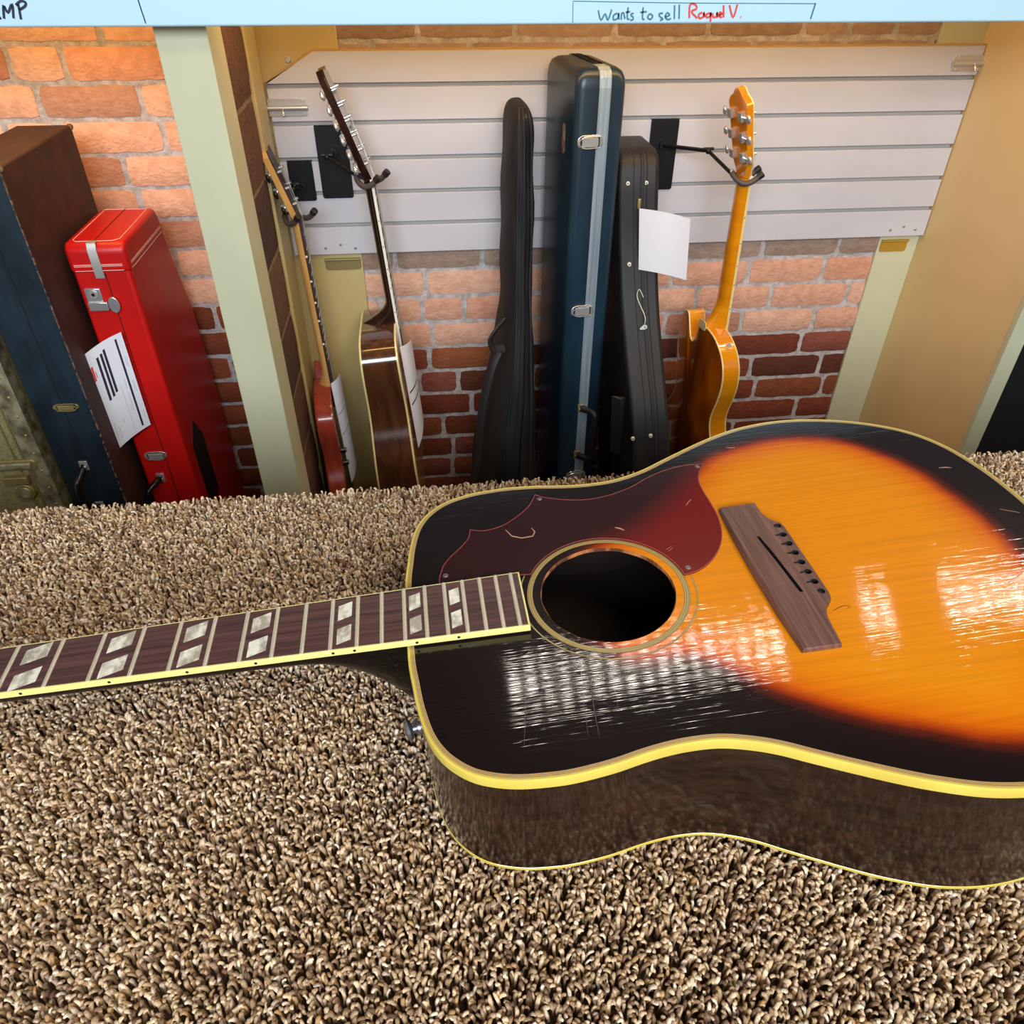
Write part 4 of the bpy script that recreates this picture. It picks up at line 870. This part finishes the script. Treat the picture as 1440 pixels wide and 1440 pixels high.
# black zip case with rivets
t = thing('guitar_case', 'black zippered case with small white rivets between the blue-black case and the amber guitar', 'guitar case', (.48, 1.8, F0))
fp = [(1.76, F0+.0), (1.60, F0), (1.52, -.80), (1.505, -.62), (1.555, -.44), (1.63, -.32), (1.70, -.20), (1.745, -.06), (1.765, .06), (1.785, .105), (1.82, .120)]
front = catmull([(a, b) for a, b in fp[1:]], 4)
prof = [(1.955, F0)]+[tuple(p) for p in front]+[(1.945, .120), (1.955, .09)]
zx0, zx1 = .430, .530
def shear(z): return max(0, (.05-z))*.065
m = MB(); m.prism(prof, lambda p_, q_, x: (x+(shear(q_)), p_, q_), zx0+.005, zx1); m.build('shell', 'black_vinyl', t, bevel=.010, seg=3)
fr = [p for p in front]
def seam(xo, w, mt, nm_, o=.001):
    m = MB(); m.loft([[Vector((x, p[0]-o, p[1])), Vector((x+w, p[0]-o, p[1])), Vector((x+w, p[0]+.004, p[1])), Vector((x, p[0]+.004, p[1]))] for p in fr for x in [xo+shear(p[1])]]); m.build(nm_, mt, t)
seam(.486, .0025, 'seam_black', 'zipper', .0016); seam(.4925, .004, 'webbing', 'zipper', .0022); seam(.500, .0022, 'seam_black', 'zipper', .0016); seam(.470, .0016, 'seam_black', 'piping', .0012)
def onfr(x, y):
    best = None
    for p in fr:
        q = W(x, y, p[0]); e = abs(q.z-p[1])
        if best is None or e < best[0]: best = (e, q)
    return best[1]
for x, y in ((883, 258), (909, 257), (885, 372), (885, 476), (907, 474), (890, 617), (915, 613)):
    p = onfr(x, y); m = MB(); m.disc(p+Vector((0, .002, 0)), (0, -1, 0), .0052, .0045, 14, .004); m.m = 1; m.disc(p+Vector((0, -.0024, 0)), (0, -1, 0), .0016, .0005, 8); m.build('rivet', ['white_binding', 'black_steel'], t, smooth=True)
p = onfr(898, 285); m = MB(); m.box(p.x-.004, p.x+.004, p.y-.008, p.y, p.z-.012, p.z+.01); m.build('zip_pull', 'old_brass', t, bevel=.002)
p = onfr(866, 600); m = MB(); m.loft([[Vector((p.x-.020, p.y-.004, p.z+.09)), Vector((p.x+.004, p.y-.014, p.z+.085)), Vector((p.x+.018, p.y+.004, p.z+.08))], [Vector((p.x-.012, p.y-.004, p.z-.07)), Vector((p.x+.012, p.y-.014, p.z-.075)), Vector((p.x+.022, p.y+.004, p.z-.075))]]); m.build('handle_flap', 'black_vinyl', t, bevel=.003)
q0 = W(899, 292, 1.70)
t_, sh, pt = sheet('paper_tag', 'blank curled white sheet hanging from the zip of the black riveted case', [W(899, 293, 1.725), W(971, 308, 1.72), W(965, 394, 1.72), W(898, 379, 1.725)], (0, -.016, .007), n=14)
p = W(899, 407, 1.70); e = W(905, 460, 1.66)
t_ = thing('string_tag', 'tiny white tag dangling on a string below the blank paper sheet', 'tag', tuple(e))
m = MB(); m.tube([Vector(q) for q in catmull([tuple(p+Vector((.012, 0, -.02))), tuple(p), tuple(p+Vector((-.003, -.002, -.02))), tuple(e+Vector((.001, 0, .025))), tuple(e)], 5)], .0009, 6); m.build('string', 'white_binding', t_, smooth=True)
m = MB(); m.prism([(-.009, -.003), (.000, .006), (.007, .005), (.009, -.002), (.003, -.006), (-.008, -.006)], lambda p_, q_, d: (e.x+p_, e.y+d, e.z+q_), -.001, .0002); m.m = 1; m.disc(e+Vector((.003, -.001, 0)), (0, -1, 0), .0018, .0004, 8); m.build('tag_card', ['white_binding', 'hole_black'], t_)
# soft gig bag
t = thing('gig_bag', 'black soft nylon gig bag slumped against the slatwall, left of the tallest case', 'gig bag', (.19, 1.8, F0))
LV = [(.214, .206, .228, 1.80, 1.88), (.205, .197, .236, 1.765, 1.92), (.185, .190, .243, 1.75, 1.94), (.14, .185, .249, 1.745, 1.95), (.05, .182, .250, 1.74, 1.955), (-.06, .179, .252, 1.73, 1.955), (-.16, .178, .248, 1.72, 1.955),
      (-.24, .175, .250, 1.70, 1.96), (-.32, .164, .252, 1.675, 1.96), (-.42, .142, .256, 1.645, 1.96), (-.52, .118, .258, 1.62, 1.96), (-.64, .098, .262, 1.61, 1.96), (-.78, .082, .264, 1.61, 1.96), (FLOOR, .08, .262, 1.63, 1.955)]
LI = catmull(LV, 3); rings = []
for z, a, b, y0, y1 in LI:
    w = b-a; ring_ = []
    for p, q in roundrect(0, 1, 0, 1, .42, 7):
        ring_.append(Vector((a+p*w+.002*math.sin(z*37+q*5), y0+q*(y1-y0)+(.004*math.sin(z*29+p*6) if q < .3 else 0), z)))
    rings.append(ring_)
m = MB(); m.loft(rings); m.build('bag', 'nylon', t, smooth=True, angle=70)
for fx, r_, mt in ((.34, .0028, 'webbing'), (.52, .0035, 'webbing'), (.62, .0022, 'black_plastic'), (.80, .0030, 'webbing')):
    m = MB(); m.tube([Vector((a+(b-a)*fx, y0-.0015+.004*math.sin(z*29+fx*6)+(.012*abs(fx-.5)**2*4), z)) for z, a, b, y0, y1 in LI[2:]], r_, 6); m.build('zipper' if mt == 'black_plastic' else 'piping', mt, t, smooth=True)
m = MB(); c0 = W(697, 470, 1.66); P = [c0+Vector((.022, .01, .03)), c0+Vector((.0, -.01, .015)), c0+Vector((-.014, -.014, -.008)), c0+Vector((-.006, -.012, -.032)), c0+Vector((.020, .0, -.038))]
m.tube([Vector(q) for q in catmull([tuple(p) for p in P], 5)], .011, 10, flat=.45); m.build('grab_handle', 'webbing', t, smooth=True)
m = MB(); P = [W(700, 495, 1.64), W(690, 520, 1.625), W(677, 580, 1.61), W(672, 640, 1.60), W(664, 690, 1.595), W(660, 740, 1.59)]
m.tube([Vector(q) for q in catmull([tuple(p) for p in P], 5)], .012, 8, flat=.35); m.build('shoulder_strap', 'webbing', t, smooth=True)

# ================================================================ LIGHT
w = bpy.data.worlds.new('world'); SC.world = w; w.use_nodes = True; w.node_tree.nodes['Background'].inputs[0].default_value = (1, .93, .84, 1); w.node_tree.nodes['Background'].inputs[1].default_value = .4
def area(name, loc, target, sx, sy, col, power):
    l = bpy.data.lights.new(name, 'AREA'); l.shape = 'RECTANGLE'; l.size = sx; l.size_y = sy; l.color = col; l.energy = power
    o = bpy.data.objects.new(name, l); COL.objects.link(o); o.location = loc; d = Vector(target)-Vector(loc); o.rotation_euler = d.to_track_quat('-Z', 'Y').to_euler(); return o
area('daylight_window', (-.2, -2.4, 1.55), (.3, 2, -.1), 2.6, 1.15, (.82, .91, 1.0), 150)
area('shop_ceiling_light', (.9, -.6, 2.2), (.5, .6, 0), 1.2, .6, (1, .86, .66), 26)
area('shelf_strip_light', (.42, 1.62, .50), (.42, 1.80, 0), 1.5, .04, (1, .55, .16), 4)
area('shelf_strip_light', (-.72, 1.62, .50), (-.72, 1.80, 0), .5, .04, (1, .55, .16), 2.5)
emit('led', (1, .90, .78, 1), 78)
def led_bar(x0, x1, y, z, lab):
    t = thing('ceiling_light', lab, 'lamp', ((x0+x1)/2, y, z)); m = MB(); m.box(x0-.03, x1+.03, y-.03, y+.03, z+.01, z+.05); m.build('housing', 'metal', t, bevel=.004)
    m = MB()
    x = x0
    while x < x1: m.box(x, x+.03, y-.018, y+.018, z, z+.01); x += .062
    m.build('led_row', 'led', t)
led_bar(-.02, .98, 1.84, 1.95, 'long ceiling light bar above the alcove, outside the picture')
led_bar(1.36, 1.46, 1.97-.06, 1.95, 'short ceiling light bar above the right side panel, outside the picture')
led_bar(1.68, 2.05, 1.97-.06, 1.95, 'ceiling light bar at the far right, outside the picture')
vs = SC.view_settings; SC.display_settings.display_device = 'sRGB'; vs.view_transform = 'Standard'; vs.look = 'None'; vs.exposure = 0.0; vs.gamma = 1; vs.use_curve_mapping = False
